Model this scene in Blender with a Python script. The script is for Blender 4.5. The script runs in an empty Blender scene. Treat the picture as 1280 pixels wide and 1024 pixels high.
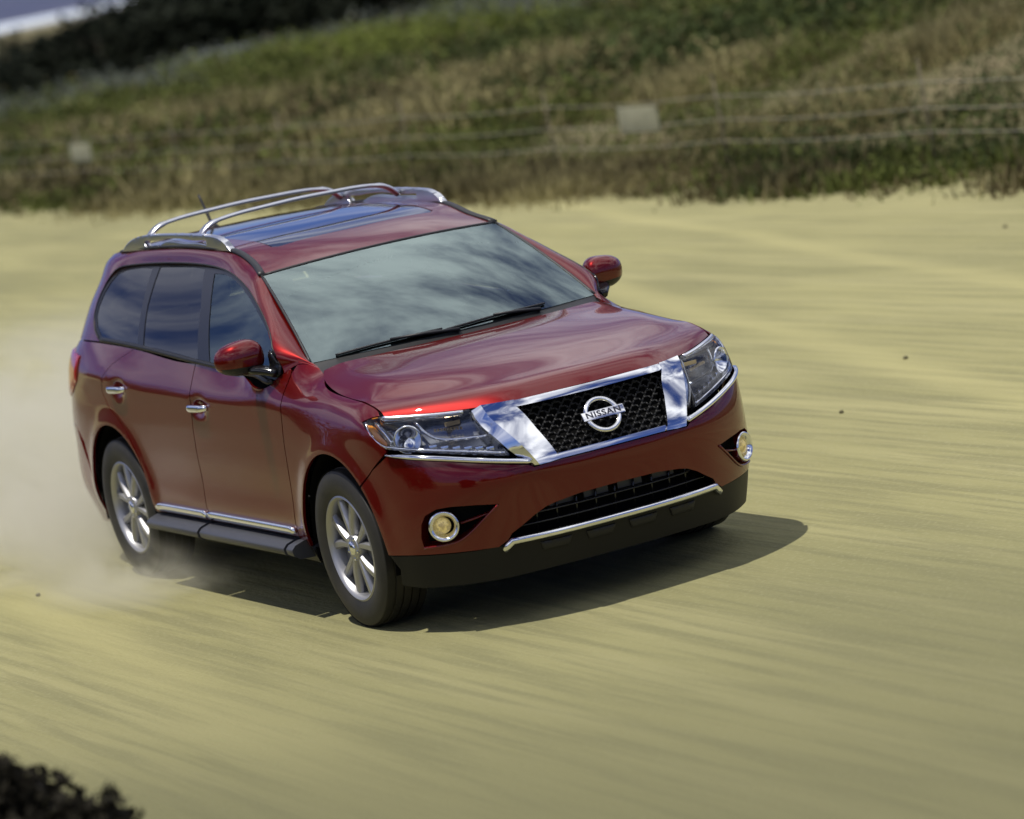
import bpy, bmesh, math, random
import numpy as np
from mathutils import Vector, Matrix, geometry

random.seed(7); np.random.seed(7)
scene = bpy.context.scene
COL = scene.collection
R = math.radians

# ------------------------------------------------------------------ camera
cam_d = bpy.data.cameras.new('camera')
cam = bpy.data.objects.new('camera', cam_d); COL.objects.link(cam)
_r = Vector((0.44545754, 0.87368435, -0.19555878)); _u = Vector((-0.04203547, 0.23859628, 0.97020866)); _f = Vector((-0.89431572, 0.42396636, -0.14301024))
_m = Matrix((( _r.x, _u.x, -_f.x, 15.58948918), (_r.y, _u.y, -_f.y, -7.37512715), (_r.z, _u.z, -_f.z, 3.30545526), (0, 0, 0, 1)))
cam.matrix_world = _m
cam_d.sensor_width = 36; cam_d.sensor_fit = 'HORIZONTAL'; cam_d.lens = 36*4600/1280
cam_d.clip_start = 0.5; cam_d.clip_end = 30000
cam_d.dof.use_dof = True; cam_d.dof.focus_distance = 17.2; cam_d.dof.aperture_fstop = 1.8
scene.camera = cam

# ------------------------------------------------------------------ sun, sky, exposure
SUN_DIR = Vector((-0.04, -0.235, 1.0)).normalized()      # towards the sun
SUN_EL = math.asin(SUN_DIR.z); SUN_AZ = math.atan2(SUN_DIR.x, SUN_DIR.y)
sun_d = bpy.data.lights.new('sun', 'SUN'); sun_d.energy = 4.2; sun_d.angle = R(0.6); sun_d.color = (1.0, 0.95, 0.86)
sun = bpy.data.objects.new('sun', sun_d); COL.objects.link(sun)
sun.rotation_euler = SUN_DIR.to_track_quat('Z', 'Y').to_euler(); sun.location = (0, 0, 50)

world = bpy.data.worlds.new("World"); scene.world = world; world.use_nodes = True
nt = world.node_tree; nt.nodes.clear()
def N(tree, kind, **kw):
    n = tree.nodes.new(kind)
    for k, v in kw.items(): setattr(n, k, v)
    return n
CLOUD_Z = 7.0
w_out = N(nt, 'ShaderNodeOutputWorld'); w_bg = N(nt, 'ShaderNodeBackground'); w_bg.inputs['Strength'].default_value = 0.066
sky = N(nt, 'ShaderNodeTexSky', sky_type='NISHITA', sun_disc=False, sun_elevation=SUN_EL, sun_rotation=SUN_AZ, ozone_density=3.0, dust_density=0.0, air_density=0.8)
tc = N(nt, 'ShaderNodeTexCoord')
sep = N(nt, 'ShaderNodeSeparateXYZ'); nt.links.new(tc.outputs['Generated'], sep.inputs[0])
zz = N(nt, 'ShaderNodeMath', operation='MAXIMUM'); nt.links.new(sep.outputs['Z'], zz.inputs[0]); zz.inputs[1].default_value = 0.0
za = N(nt, 'ShaderNodeMath', operation='ADD'); nt.links.new(zz.outputs[0], za.inputs[0]); za.inputs[1].default_value = 0.22
dx = N(nt, 'ShaderNodeMath', operation='DIVIDE'); nt.links.new(sep.outputs['X'], dx.inputs[0]); nt.links.new(za.outputs[0], dx.inputs[1])
dy = N(nt, 'ShaderNodeMath', operation='DIVIDE'); nt.links.new(sep.outputs['Y'], dy.inputs[0]); nt.links.new(za.outputs[0], dy.inputs[1])
cmb = N(nt, 'ShaderNodeCombineXYZ'); nt.links.new(dx.outputs[0], cmb.inputs[0]); nt.links.new(dy.outputs[0], cmb.inputs[1]); cmb.inputs[2].default_value = CLOUD_Z
cl = N(nt, 'ShaderNodeTexNoise'); cl.inputs['Scale'].default_value = 1.6; cl.inputs['Detail'].default_value = 9; cl.inputs['Roughness'].default_value = 0.6; cl.inputs['Distortion'].default_value = 0.25
nt.links.new(cmb.outputs[0], cl.inputs['Vector'])
cr = N(nt, 'ShaderNodeMapRange', interpolation_type='SMOOTHSTEP'); cr.inputs['From Min'].default_value = 0.41; cr.inputs['From Max'].default_value = 0.66
nt.links.new(cl.outputs['Fac'], cr.inputs['Value'])
hs = N(nt, 'ShaderNodeMapRange'); hs.inputs['From Min'].default_value = 0.05; hs.inputs['From Max'].default_value = 0.48; nt.links.new(sep.outputs['Z'], hs.inputs['Value'])
cf = N(nt, 'ShaderNodeMath', operation='MULTIPLY'); nt.links.new(cr.outputs[0], cf.inputs[0]); nt.links.new(hs.outputs[0], cf.inputs[1])
mx = N(nt, 'ShaderNodeMix', data_type='RGBA'); nt.links.new(cf.outputs[0], mx.inputs['Factor'])
tn = N(nt, 'ShaderNodeMix', data_type='RGBA', blend_type='MULTIPLY'); tn.inputs['Factor'].default_value = 1; tn.inputs['B'].default_value = (.60, .66, 1.15, 1); nt.links.new(sky.outputs[0], tn.inputs['A']); nt.links.new(tn.outputs['Result'], mx.inputs['A']); mx.inputs['B'].default_value = (21, 21.2, 21.8, 1)
nt.links.new(mx.outputs['Result'], w_bg.inputs['Color']); nt.links.new(w_bg.outputs[0], w_out.inputs['Surface'])

scene.view_settings.view_transform = 'Standard'; scene.view_settings.look = 'None'
scene.view_settings.exposure = 0.0; scene.view_settings.gamma = 1.0
scene.cycles.max_bounces = 10; scene.cycles.transparent_max_bounces = 16; scene.cycles.volume_bounces = 1
scene.cycles.caustics_reflective = False; scene.cycles.caustics_refractive = False

# ------------------------------------------------------------------ materials
MATS = {}
def mat(name, base=(.5, .5, .5), rough=.5, metal=0., coat=0., spec=.5, emis=None, estr=0., noise=None, bump=None, coat_r=.03):
    if name in MATS: return MATS[name]
    m = bpy.data.materials.new(name); m.use_nodes = True
    t = m.node_tree; b = t.nodes['Principled BSDF']
    b.inputs['Base Color'].default_value = (*base, 1); b.inputs['Roughness'].default_value = rough
    b.inputs['Metallic'].default_value = metal; b.inputs['Coat Weight'].default_value = coat; b.inputs['Coat Roughness'].default_value = coat_r
    b.inputs['Specular IOR Level'].default_value = spec
    if emis: b.inputs['Emission Color'].default_value = (*emis, 1); b.inputs['Emission Strength'].default_value = estr
    co = N(t, 'ShaderNodeTexCoord')
    if noise:                       # (scale, other colour, contrast)
        nz = N(t, 'ShaderNodeTexNoise'); nz.inputs['Scale'].default_value = noise[0]; nz.inputs['Detail'].default_value = 6
        t.links.new(co.outputs['Object'], nz.inputs['Vector'])
        mr = N(t, 'ShaderNodeMapRange'); mr.inputs['From Min'].default_value = .5-noise[2]; mr.inputs['From Max'].default_value = .5+noise[2]
        t.links.new(nz.outputs['Fac'], mr.inputs['Value'])
        mi = N(t, 'ShaderNodeMix', data_type='RGBA'); mi.inputs['A'].default_value = (*base, 1); mi.inputs['B'].default_value = (*noise[1], 1)
        t.links.new(mr.outputs[0], mi.inputs['Factor']); t.links.new(mi.outputs['Result'], b.inputs['Base Color'])
    if bump:                        # (scale, strength, distance)
        n2 = N(t, 'ShaderNodeTexNoise'); n2.inputs['Scale'].default_value = bump[0]; n2.inputs['Detail'].default_value = 5
        t.links.new(co.outputs['Object'], n2.inputs['Vector'])
        bp = N(t, 'ShaderNodeBump'); bp.inputs['Strength'].default_value = bump[1]; bp.inputs['Distance'].default_value = bump[2]
        t.links.new(n2.outputs['Fac'], bp.inputs['Height']); t.links.new(bp.outputs[0], b.inputs['Normal'])
    MATS[name] = m
    return m

def glass_mat(name, tint, ior=1.5, rough=0.0, gcol=(1, 1, 1)):
    m = bpy.data.materials.new(name); m.use_nodes = True; t = m.node_tree; t.nodes.clear()
    o = N(t, 'ShaderNodeOutputMaterial'); tr = N(t, 'ShaderNodeBsdfTransparent'); tr.inputs[0].default_value = (*tint, 1)
    gl = N(t, 'ShaderNodeBsdfGlossy'); gl.inputs['Roughness'].default_value = rough; gl.inputs['Color'].default_value = (*gcol, 1)
    fr = N(t, 'ShaderNodeFresnel'); fr.inputs['IOR'].default_value = ior
    mix = N(t, 'ShaderNodeMixShader'); t.links.new(fr.outputs[0], mix.inputs[0]); t.links.new(tr.outputs[0], mix.inputs[1]); t.links.new(gl.outputs[0], mix.inputs[2])
    t.links.new(mix.outputs[0], o.inputs['Surface']); MATS[name] = m
    return m

PAINT = mat('cayenne_red_paint', (.118, .0036, .0024), .36, .46, 1.0, .05, coat_r=.012); PAINT.node_tree.nodes['Principled BSDF'].inputs['Coat IOR'].default_value = 1.5
CHROME = mat('chrome', (.82, .83, .85), .06, 1.0)
SILVER = mat('brushed_silver', (.62, .63, .66), .28, 1.0)
BUMPBLK = mat('bumper_plastic', (.006, .006, .0065), .5, spec=.3, bump=(350, .15, .002))
BLACK = mat('black_plastic', (.010, .010, .011), .45, 0, 0, .4, bump=(350, .12, .002))
GLOSSBLACK = mat('gloss_black', (.008, .008, .009), .12)
GRILLEBLK = mat('grille_plastic', (.0045, .0045, .005), .5, spec=.25)
FRAMEBLK = mat('pillar_black', (.010, .010, .012), .3, spec=.4)
DARKIN = mat('dark_void', (.004, .004, .004), .9, spec=.1)
RUBBER = mat('tyre_rubber', (.010, .0098, .0095), .6, noise=(9, (.026, .0235, .018), .2), bump=(60, .15, .003))
ALLOY = mat('alloy_wheel', (.40, .40, .41), .42, .9)
STEEL = mat('brake_steel', (.17, .17, .17), .5, .8)
GREYSTEP = mat('grey_plastic', (.045, .047, .055), .42, bump=(300, .1, .002))
AMBER = mat('amber_reflector', (.95, .33, .015), .2, coat=1)
REDLENS = mat('red_lens', (.35, .012, .012), .12, coat=1)
LAMPGLOW = mat('fog_bulb', (.8, .62, .2), .15, coat=1, emis=(1.0, .78, .28), estr=.22, noise=(48, (.16, .10, .03), .07), bump=(60, 1.0, .012))
HLDARK = mat('lamp_housing', (.30, .31, .33), .2, .85)
HLWHITE = mat('lamp_reflector', (.85, .85, .86), .12, 1.0)
INTERIOR = mat('interior_trim', (.040, .040, .043), .7)
SEATFAB = mat('seat_fabric', (.11, .105, .10), .9, bump=(200, .3, .003))
FRIT = mat('glass_frit', (.012, .013, .014), .25)
WGLASS = glass_mat('windshield_glass', (.72, .80, .78), 3.0, gcol=(.82, 1.0, .97))
SGLASS = glass_mat('side_glass', (.70, .80, .79), 1.7, gcol=(.85, 1, 1))
PRIVACY = glass_mat('privacy_glass', (.04, .045, .05), 1.55)
LENS = glass_mat('clear_lens', (.96, .97, .98), 1.38)
SUNROOF = mat('sunroof_glass', (.006, .007, .009), .03, coat=1)
BADGEINK = mat('badge_lettering', (.012, .013, .03), .35)

# ------------------------------------------------------------------ object helpers
TH = R(-0.9255695762043491)                 # the body leans on its springs
BODY_M = Matrix.Translation((0, 0, .4)) @ Matrix.Rotation(TH, 4, 'X') @ Matrix.Translation((0, 0, -.4))
def tag(o, label=None, cat=None, group=None, kind=None):
    if label: o['label'] = label
    if cat: o['category'] = cat
    if group: o['group'] = group
    if kind: o['kind'] = kind
    return o
def empty(name, loc=(0, 0, 0), rz=0):
    o = bpy.data.objects.new(name, None); COL.objects.link(o); o.location = loc; o.rotation_euler = (0, 0, rz); o.empty_display_size = .3
    return o
def link(name, me, m, parent=None, body=False):
    o = bpy.data.objects.new(name, me); COL.objects.link(o)
    if m is not None and not me.materials:
        for q in (m if isinstance(m, (list, tuple)) else [m]): me.materials.append(q)
    if parent is not None: o.parent = parent
    if body: o.matrix_local = BODY_M
    return o
CAR = empty('car'); tag(CAR, 'dark red sport utility vehicle with chrome grille driving on dirt', 'car')
def part(name, me, m, parent=None):
    """a part of the car; with parent it is a sub-part and follows that part"""
    return link(name, me, m, parent or CAR, body=parent is None)

class MB:
    """collects verts, faces, optional normals and material slots into one mesh"""
    def __init__(s): s.v = []; s.f = []; s.n = []; s.mi = []; s.hasn = False; s.c = 0
    def add(s, verts, faces, normals=None, mi=0):
        verts = np.asarray(verts, float); k = s.c; s.c += len(verts); s.v.append(verts)
        s.f += [tuple(int(i)+k for i in f) for f in faces]; s.mi += [mi]*len(faces)
        if normals is not None: s.hasn = True; s.n.append(np.asarray(normals, float))
        else: s.n.append(np.zeros((len(verts), 3)))
        return s
    def mesh(s, name, smooth=True, angle=None):
        me = bpy.data.meshes.new(name); V = np.concatenate(s.v)
        me.from_pydata(V.tolist(), [], s.f); me.update()
        if len(set(s.mi)) > 1: me.polygons.foreach_set('material_index', s.mi)
        if smooth:
            me.polygons.foreach_set('use_smooth', [True]*len(me.polygons))
            if s.hasn:
                Nn = np.concatenate(s.n); z = np.linalg.norm(Nn, axis=1) < .1
                if z.any():
                    vn = np.zeros(len(V)*3); me.vertices.foreach_get('normal', vn); Nn[z] = vn.reshape(-1, 3)[z]
                me.normals_split_custom_set_from_vertices(Nn.tolist())
            elif angle is not None:
                me.set_sharp_from_angle(angle=R(angle))
        return me

def tube(mb, path, ra, rb=None, n=10, up=(0, 0, 1), closed=False, mi=0, power=2.0):
    """sweep an ellipse (ra sideways, rb along up; scalars or per-point lists)"""
    P = np.asarray(path, float); m = len(P); rb = ra if rb is None else rb
    ra = np.broadcast_to(np.asarray(ra, float), (m,)); rb = np.broadcast_to(np.asarray(rb, float), (m,))
    T = np.gradient(P, axis=0) if not closed else (np.roll(P, -1, 0)-np.roll(P, 1, 0))
    T /= np.linalg.norm(T, axis=1)[:, None]+1e-12
    U = np.broadcast_to(np.asarray(up, float), (m, 3)); S = np.cross(T, U); S /= np.linalg.norm(S, axis=1)[:, None]+1e-12
    U = np.cross(S, T)
    a = np.linspace(0, 2*np.pi, n, endpoint=False); ca, sa = np.cos(a), np.sin(a)
    ca = np.sign(ca)*np.abs(ca)**(2/power); sa = np.sign(sa)*np.abs(sa)**(2/power)
    V = (P[:, None]+S[:, None]*(ra[:, None]*ca)[..., None]+U[:, None]*(rb[:, None]*sa)[..., None]).reshape(-1, 3)
    F = []
    for i in range(m if closed else m-1):
        j = (i+1) % m
        for k in range(n): F.append((i*n+k, i*n+(k+1) % n, j*n+(k+1) % n, j*n+k))
    if not closed: F += [tuple(range(n))[::-1], tuple((m-1)*n+k for k in range(n))]
    F = [f[::-1] for f in F]
    mb.add(V, F, mi=mi); return mb
def box(mb, c, d, rot=None, mi=0, taper=1.0):
    x, y, z = (q/2 for q in d); t = taper
    V = np.array([(-x, -y, -z), (x, -y, -z), (x, y, -z), (-x, y, -z), (-x*t, -y*t, z), (x*t, -y*t, z), (x*t, y*t, z), (-x*t, y*t, z)])
    if rot is not None: V = V@np.array(rot.to_3x3()).T
    mb.add(V+np.array(c), [(3, 2, 1, 0), (4, 5, 6, 7), (0, 1, 5, 4), (1, 2, 6, 5), (2, 3, 7, 6), (3, 0, 4, 7)], mi=mi); return mb
def bevel_mesh(me, w=.01, seg=2, angle=40):
    bm = bmesh.new(); bm.from_mesh(me)
    bmesh.ops.remove_doubles(bm, verts=bm.verts, dist=1e-5)
    es = [e for e in bm.edges if len(e.link_faces) == 2 and e.calc_face_angle() > R(30)]
    bmesh.ops.bevel(bm, geom=es, offset=w, segments=seg, profile=.6, affect='EDGES', clamp_overlap=True)
    bm.to_mesh(me); bm.free(); me.polygons.foreach_set('use_smooth', [True]*len(me.polygons)); me.set_sharp_from_angle(angle=R(angle)); return me
def lathe(mb, prof, c=(0, 0, 0), axis='y', n=48, mi=0, arc=(0, 2*np.pi), sgn=1):
    """prof: list of (radius, height along axis)"""
    prof = np.asarray(prof, float); full = abs(arc[1]-arc[0]-2*np.pi) < 1e-6
    a = np.linspace(arc[0], arc[1], n, endpoint=not full); k = len(prof); V = []
    for t in a:
        for r, h in prof: V.append((c[0]+r*np.cos(t), c[1]+h*sgn, c[2]+r*np.sin(t)))
    F = []
    for i in range(n if full else n-1):
        j = (i+1) % n
        for q in range(k-1):
            f = (i*k+q, i*k+q+1, j*k+q+1, j*k+q); F.append(f if sgn > 0 else f[::-1])
    mb.add(V, F, mi=mi); return mb

# ------------------------------------------------------------------ smooth surfaces
class Spl:
    """natural cubic spline as cardinal weights"""
    def __init__(s, k):
        s.k = np.asarray(k, float); n = len(k); h = np.diff(s.k); A = np.eye(n); B = np.zeros((n, n))
        for i in range(1, n-1):
            A[i, i-1] = h[i-1]/6; A[i, i] = (h[i-1]+h[i])/3; A[i, i+1] = h[i]/6
            B[i, i-1] = 1/h[i-1]; B[i, i] = -1/h[i-1]-1/h[i]; B[i, i+1] = 1/h[i]
        s.M = np.linalg.solve(A, B)
    def W(s, t):
        t = np.atleast_1d(np.asarray(t, float)); k = s.k; n = len(k); i = np.clip(np.searchsorted(k, t)-1, 0, n-2)
        h = k[i+1]-k[i]; a = (k[i+1]-t)/h; b = (t-k[i])/h; W = np.zeros((len(t), n)); r = np.arange(len(t))
        W[r, i] += a; W[r, i+1] += b
        ac = np.clip(a, -.3, 1.3); bc = np.clip(b, -.3, 1.3)
        return W+((ac**3-ac)*h*h/6)[:, None]*s.M[i]+((bc**3-bc)*h*h/6)[:, None]*s.M[i+1]
class Surf:
    def __init__(s, sk, vk, G, disp=None):
        s.S, s.V, s.G, s.disp = Spl(sk), Spl(vk), np.asarray(G, float), disp; s.grid = None
        s.lo = np.array([sk[0], vk[0]]); s.hi = np.array([sk[-1], vk[-1]])
    def P(s, q):
        q = np.atleast_2d(np.asarray(q, float)); p = np.einsum('ni,nj,ijk->nk', s.S.W(q[:, 0]), s.V.W(q[:, 1]), s.G, optimize=True)
        return s.disp(p) if s.disp else p
    def inv(s, a, b, ia, ib, mask):
        """parameters of the surface point whose coordinates ia, ib are a, b"""
        if s.grid is None:
            gs = np.linspace(s.lo[0], s.hi[0], 900); gv = np.linspace(s.lo[1], s.hi[1], 140)
            S, V = np.meshgrid(gs, gv, indexing='ij'); s.gq = np.stack([S.ravel(), V.ravel()], 1); s.grid = s.P(s.gq)
        m = mask(s.grid); Q = s.gq[m]; G = s.grid[m]
        k = np.argmin((G[:, ia]-a)**2+(G[:, ib]-b)**2); q = Q[k].copy(); e = 1e-4
        for _ in range(6):
            p = s.P(np.array([q, q+[e, 0], q+[0, e]])); J = np.array([[p[1, ia]-p[0, ia], p[2, ia]-p[0, ia]], [p[1, ib]-p[0, ib], p[2, ib]-p[0, ib]]])/e
            try: d = np.linalg.solve(J, np.array([a-p[0, ia], b-p[0, ib]]))
            except np.linalg.LinAlgError: break
            L = np.linalg.norm(d)
            if L > .05: d *= .05/L
            q = np.clip(q+d, s.lo, s.hi)
        return q
class Fn:
    def __init__(s, f): s.f = f
    def P(s, q): return s.f(np.atleast_2d(np.asarray(q, float)))
def normals(surf, q, e=6e-4):
    q = np.atleast_2d(q); d = surf.P(q+[e, 0])-surf.P(q-[e, 0]); f = surf.P(q+[0, e])-surf.P(q-[0, e])
    n = np.cross(d, f); return n/(np.linalg.norm(n, axis=1)[:, None]+1e-12)

def dens(pts, step, closed=True):
    P = [np.asarray(p, float) for p in pts]; out = []
    for i in range(len(P) if closed else len(P)-1):
        a, b = P[i], P[(i+1) % len(P)]; n = max(1, int(np.ceil(np.linalg.norm(b-a)/step)))
        for k in range(n): out.append(a+(b-a)*k/n)
    if not closed: out.append(P[-1])
    return np.array(out)
def smoothline(pts, n, closed=False):
    """natural spline through points"""
    P = np.asarray(pts, float); t = np.concatenate([[0], np.cumsum(np.linalg.norm(np.diff(P, axis=0), axis=1))])
    return Spl(t).W(np.linspace(0, t[-1], n))@P
def inside(q, loop):
    x, y = q[:, 0], q[:, 1]; c = np.zeros(len(q), bool); L = loop; M = np.roll(L, 1, 0)
    for (x0, y0), (x1, y1) in zip(L, M):
        if y0 == y1: continue
        w = ((y0 > y) != (y1 > y)) & (x < (x1-x0)*(y-y0)/(y1-y0)+x0); c ^= w
    return c
def edge_dist(q, loop):
    d = np.full(len(q), 1e9); A = loop; B = np.roll(loop, -1, 0)
    for a, b in zip(A, B):
        ab = b-a; t = np.clip(((q-a)@ab)/(ab@ab+1e-12), 0, 1); d = np.minimum(d, np.linalg.norm(q-a-t[:, None]*ab, axis=1))
    return d
def inset(loop, w):
    L = loop; a = np.roll(L, 1, 0); b = np.roll(L, -1, 0)
    e1 = L-a; e2 = b-L; e1 /= np.linalg.norm(e1, axis=1)[:, None]+1e-12; e2 /= np.linalg.norm(e2, axis=1)[:, None]+1e-12
    n1 = np.stack([-e1[:, 1], e1[:, 0]], 1); n2 = np.stack([-e2[:, 1], e2[:, 0]], 1); n = n1+n2
    n /= np.linalg.norm(n, axis=1)[:, None]+1e-12; c = np.maximum((n*n1).sum(1), .5)
    area = .5*np.sum(L[:, 0]*b[:, 1]-L[:, 1]*b[:, 0]); return L+n*(w/c)[:, None]*np.sign(area)
def panel(mb, surf, loops, sp=.03, off=0., flange=.014, bevel=None, outward=(0, 0, 0), mi=0, offf=None, hole_flange=None):
    """trim the surface to loops (first the outline, then holes) and give the sheet a turned-in edge"""
    loops = [dens(l, sp) for l in loops]
    bw, bh = bevel or (0, 0)
    pts = []; edges = []; ringof = []
    for li, l in enumerate(loops):
        k = len(pts); pts += list(l); edges += [(k+i, k+(i+1) % len(l)) for i in range(len(l))]; ringof += [li]*len(l)
    nb = len(pts)
    if bevel and len(loops) == 1:
        inn = inset(loops[0], bw); pts += list(inn); ringof += [-1]*len(inn)
    lo, hi = loops[0].min(0), loops[0].max(0)
    gx = np.arange(lo[0]+sp*.5, hi[0], sp); gy = np.arange(lo[1]+sp*.45, hi[1], sp*.9)
    X, Y = np.meshgrid(gx, gy, indexing='ij'); X = X+(np.arange(X.shape[1]) % 2)[None]*sp*.5; g = np.stack([X.ravel(), Y.ravel()], 1)
    if len(g):
        m = inside(g, loops[0])
        for l in loops[1:]: m &= ~inside(g, l)
        g = g[m]
        for l in loops:
            if len(g): g = g[edge_dist(g, l) > sp*.55+bw]
    pts = np.array(pts+list(g)) if len(g) else np.array(pts)
    r = geometry.delaunay_2d_cdt([Vector(p) for p in pts], edges, [], 0, 1e-7)
    V2 = np.array([tuple(v) for v in r[0]]); orig = r[3]; F = np.array([f for f in r[2] if len(f) == 3])
    cen = V2[F].mean(1); m = inside(cen, loops[0])
    for l in loops[1:]: m &= ~inside(cen, l)
    F = F[m]
    P = surf.P(V2); Nn = normals(surf, V2)
    mid = P.mean(0); ref = mid-np.array(outward)
    fl = 1.0 if (Nn.mean(0)@ref) > 0 else -1.0
    Nn = Nn*fl
    o = np.full(len(P), off)
    if offf is not None: o = o+offf(V2, P)
    isb = np.zeros(len(P), bool)
    for i, og in enumerate(orig):
        if og and min(og) < nb: isb[i] = True
    o2 = o.copy()
    if bevel: o2[isb] -= bh
    Q = P+Nn*o2[:, None]
    a, b, c = Q[F[:, 0]], Q[F[:, 1]], Q[F[:, 2]]; fn = np.cross(b-a, c-a)
    sw = (fn*Nn[F].mean(1)).sum(1) < 0; F[sw] = F[sw][:, ::-1]
    Ns = None if (bevel or offf is not None) else Nn
    mb.add(Q, F, Ns, mi=mi)
    if flange:
        idx = {}
        for i, og in enumerate(orig):
            for k in og:
                if k < nb: idx[k] = i
        k0 = 0
        for li, l in enumerate(loops):
            n = len(l); ids = [idx[k0+i] for i in range(n)]; k0 += n
            fd = flange if (li == 0 or hole_flange is None) else hole_flange
            top = Q[ids]; bot = top-Nn[ids]*fd
            e = np.roll(top, -1, 0)-np.roll(top, 1, 0); sd = np.cross(e, Nn[ids]); sd /= np.linalg.norm(sd, axis=1)[:, None]+1e-12
            area = .5*np.sum(l[:, 0]*np.roll(l[:, 1], -1)-np.roll(l[:, 0], -1)*l[:, 1])
            s_ = np.sign(area)*fl*(1 if li == 0 else -1); sd = sd*s_
            W = np.concatenate([top, bot]); f4 = []
            for i in range(n):
                j = (i+1) % n; q = (i, n+i, n+j, j); f4.append(q if s_ > 0 else q[::-1])
            if li > 0: pass
            mb.add(W, f4, np.concatenate([sd, sd]) if Ns is not None else None, mi=mi)
    return mb
def circ(c, r, n=32, a0=0, a1=360, rx=None):
    a = np.radians(np.linspace(a0, a1, n, endpoint=abs(a1-a0) < 359.9)); return [(c[0]+(rx or r)*np.cos(t), c[1]+r*np.sin(t)) for t in a]

# ------------------------------------------------------------------ car: the lower body as one smooth surface L(s, v)
VK = [.19, .32, .42, .55, .70, .83, .93, 1.01, 1.13]
def st(x, y, z7, top, z6=None, xs=None, z5=.83):
    """one station: x or list of x, list of eight y, the top point"""
    xs = [x]*8 if xs is None else xs; ys = y if isinstance(y, (list, tuple)) else [y]*8
    zs = [.19, .32, .42, .55, .70, z5, z6 or .93, z7]
    return [(a, b, c) for a, b, c in zip(xs, ys, zs)]+[top]
HALF = [
 st(0, 0, .945, (.862, 0, .978), .905, [.90, .94, .968, .990, .992, .928, .888, .876]),
 st(0, .2, .945, (.850, .2, .977), .905, [.895, .935, .962, .983, .985, .920, .879, .865]),
 st(0, .4, .943, (.818, .4, .975), .905, [.868, .905, .934, .960, .968, .902, .853, .835]),
 st(0, .55, .945, (.735, .55, .975), .905, [.818, .856, .886, .918, .925, .858, .790, .765]),
 st(0, .68, .952, (.640, .68, .982), .905, [.75, .79, .822, .852, .858, .800, .722, .690]),
 st(0, [.772, .782, .79, .793, .793, .791, .787, .783], .962, (.560, .775, .99), .91, [.67, .71, .742, .768, .772, .733, .668, .625]),
 st(0, [.848, .862, .870, .874, .874, .874, .873, .872], .968, (.478, .862, 1.0), .91, [.58, .62, .645, .664, .664, .642, .592, .545]),
 st(0, [.893, .912, .921, .926, .926, .927, .926, .914], .975, (.440, .862, 1.024), .92, [.48, .51, .525, .534, .532, .524, .500, .465]),
 st(0, [.905, .930, .945, .950, .949, .951, .949, .928], .99, (.345, .862, 1.050), .93, [.40, .40, .40, .402, .402, .398, .392, .375]),
 st(.25, [.902, .935, .953, .958, .957, .958, .953, .926], 1.008, (.25, .862, 1.062)),
 st(0., [.90, .935, .955, .960, .960, .960, .953, .922], 1.030, (0., .857, 1.084)),
 st(-.22, [.895, .93, .952, .956, .956, .957, .952, .922], 1.040, (-.20, .822, 1.124)),
 st(-.36, [.89, .93, .950, .953, .954, .957, .954, .922], 1.060, (-.335, .768, 1.167)),
 st(-.48, [.885, .928, .950, .952, .953, .957, .956, .930], 1.055, (-.48, .814, 1.204)),
 st(-.62, [.88, .925, .950, .950, .952, .957, .957, .938], 1.045, (-.62, .905, 1.130)),
 st(-1.0, [.875, .922, .948, .947, .951, .957, .958, .940], 1.045, (-1.0, .903, 1.150)),
 st(-1.7, [.875, .922, .948, .946, .950, .957, .959, .943], 1.055, (-1.7, .898, 1.190)),
 st(-2.4, [.88, .925, .950, .950, .953, .959, .961, .946], 1.070, (-2.4, .885, 1.234)),
 st(-2.9, [.89, .93, .953, .957, .958, .960, .960, .944], 1.085, (-2.9, .874, 1.252)),
 st(-3.25, [.885, .92, .945, .950, .950, .950, .946, .926], 1.09, (-3.25, .860, 1.255)),
 st(0, [.86, .895, .92, .927, .925, .922, .915, .893], 1.09, (-3.50, .820, 1.245), None, [-3.52, -3.54, -3.56, -3.56, -3.55, -3.54, -3.53, -3.52]),
 st(0, [.80, .83, .855, .862, .855, .85, .84, .815], 1.09, (-3.68, .735, 1.23), None, [-3.74, -3.77, -3.79, -3.79, -3.77, -3.76, -3.74, -3.72]),
 st(0, [.64, .66, .68, .69, .68, .67, .66, .635], 1.09, (-3.81, .58, 1.22), None, [-3.90, -3.94, -3.96, -3.96, -3.93, -3.90, -3.88, -3.85]),
 st(0, [.36]*8, 1.09, (-3.88, .33, 1.21), None, [-3.98, -4.02, -4.04, -4.04, -4.01, -3.97, -3.95, -3.92]),
 st(0, 0., 1.09, (-3.90, 0, 1.20), None, [-4.0, -4.04, -4.06, -4.06, -4.03, -3.99, -3.97, -3.94]),
]
HALF = np.array(HALF); NH = len(HALF)
_d = np.linalg.norm(np.diff(HALF[:, 4, :2], axis=0), axis=1); SH = np.concatenate([[0], np.cumsum(_d)])
MIR = np.array([1, -1, 1])
LG = np.concatenate([(HALF*MIR)[::-1], HALF[1:]]); LS = np.concatenate([-SH[::-1], SH[1:]])
ARCH = ((0., .38), (-2.9, .38)); HANDLES = ((-1.555, .975), (-2.68, 1.028))
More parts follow.
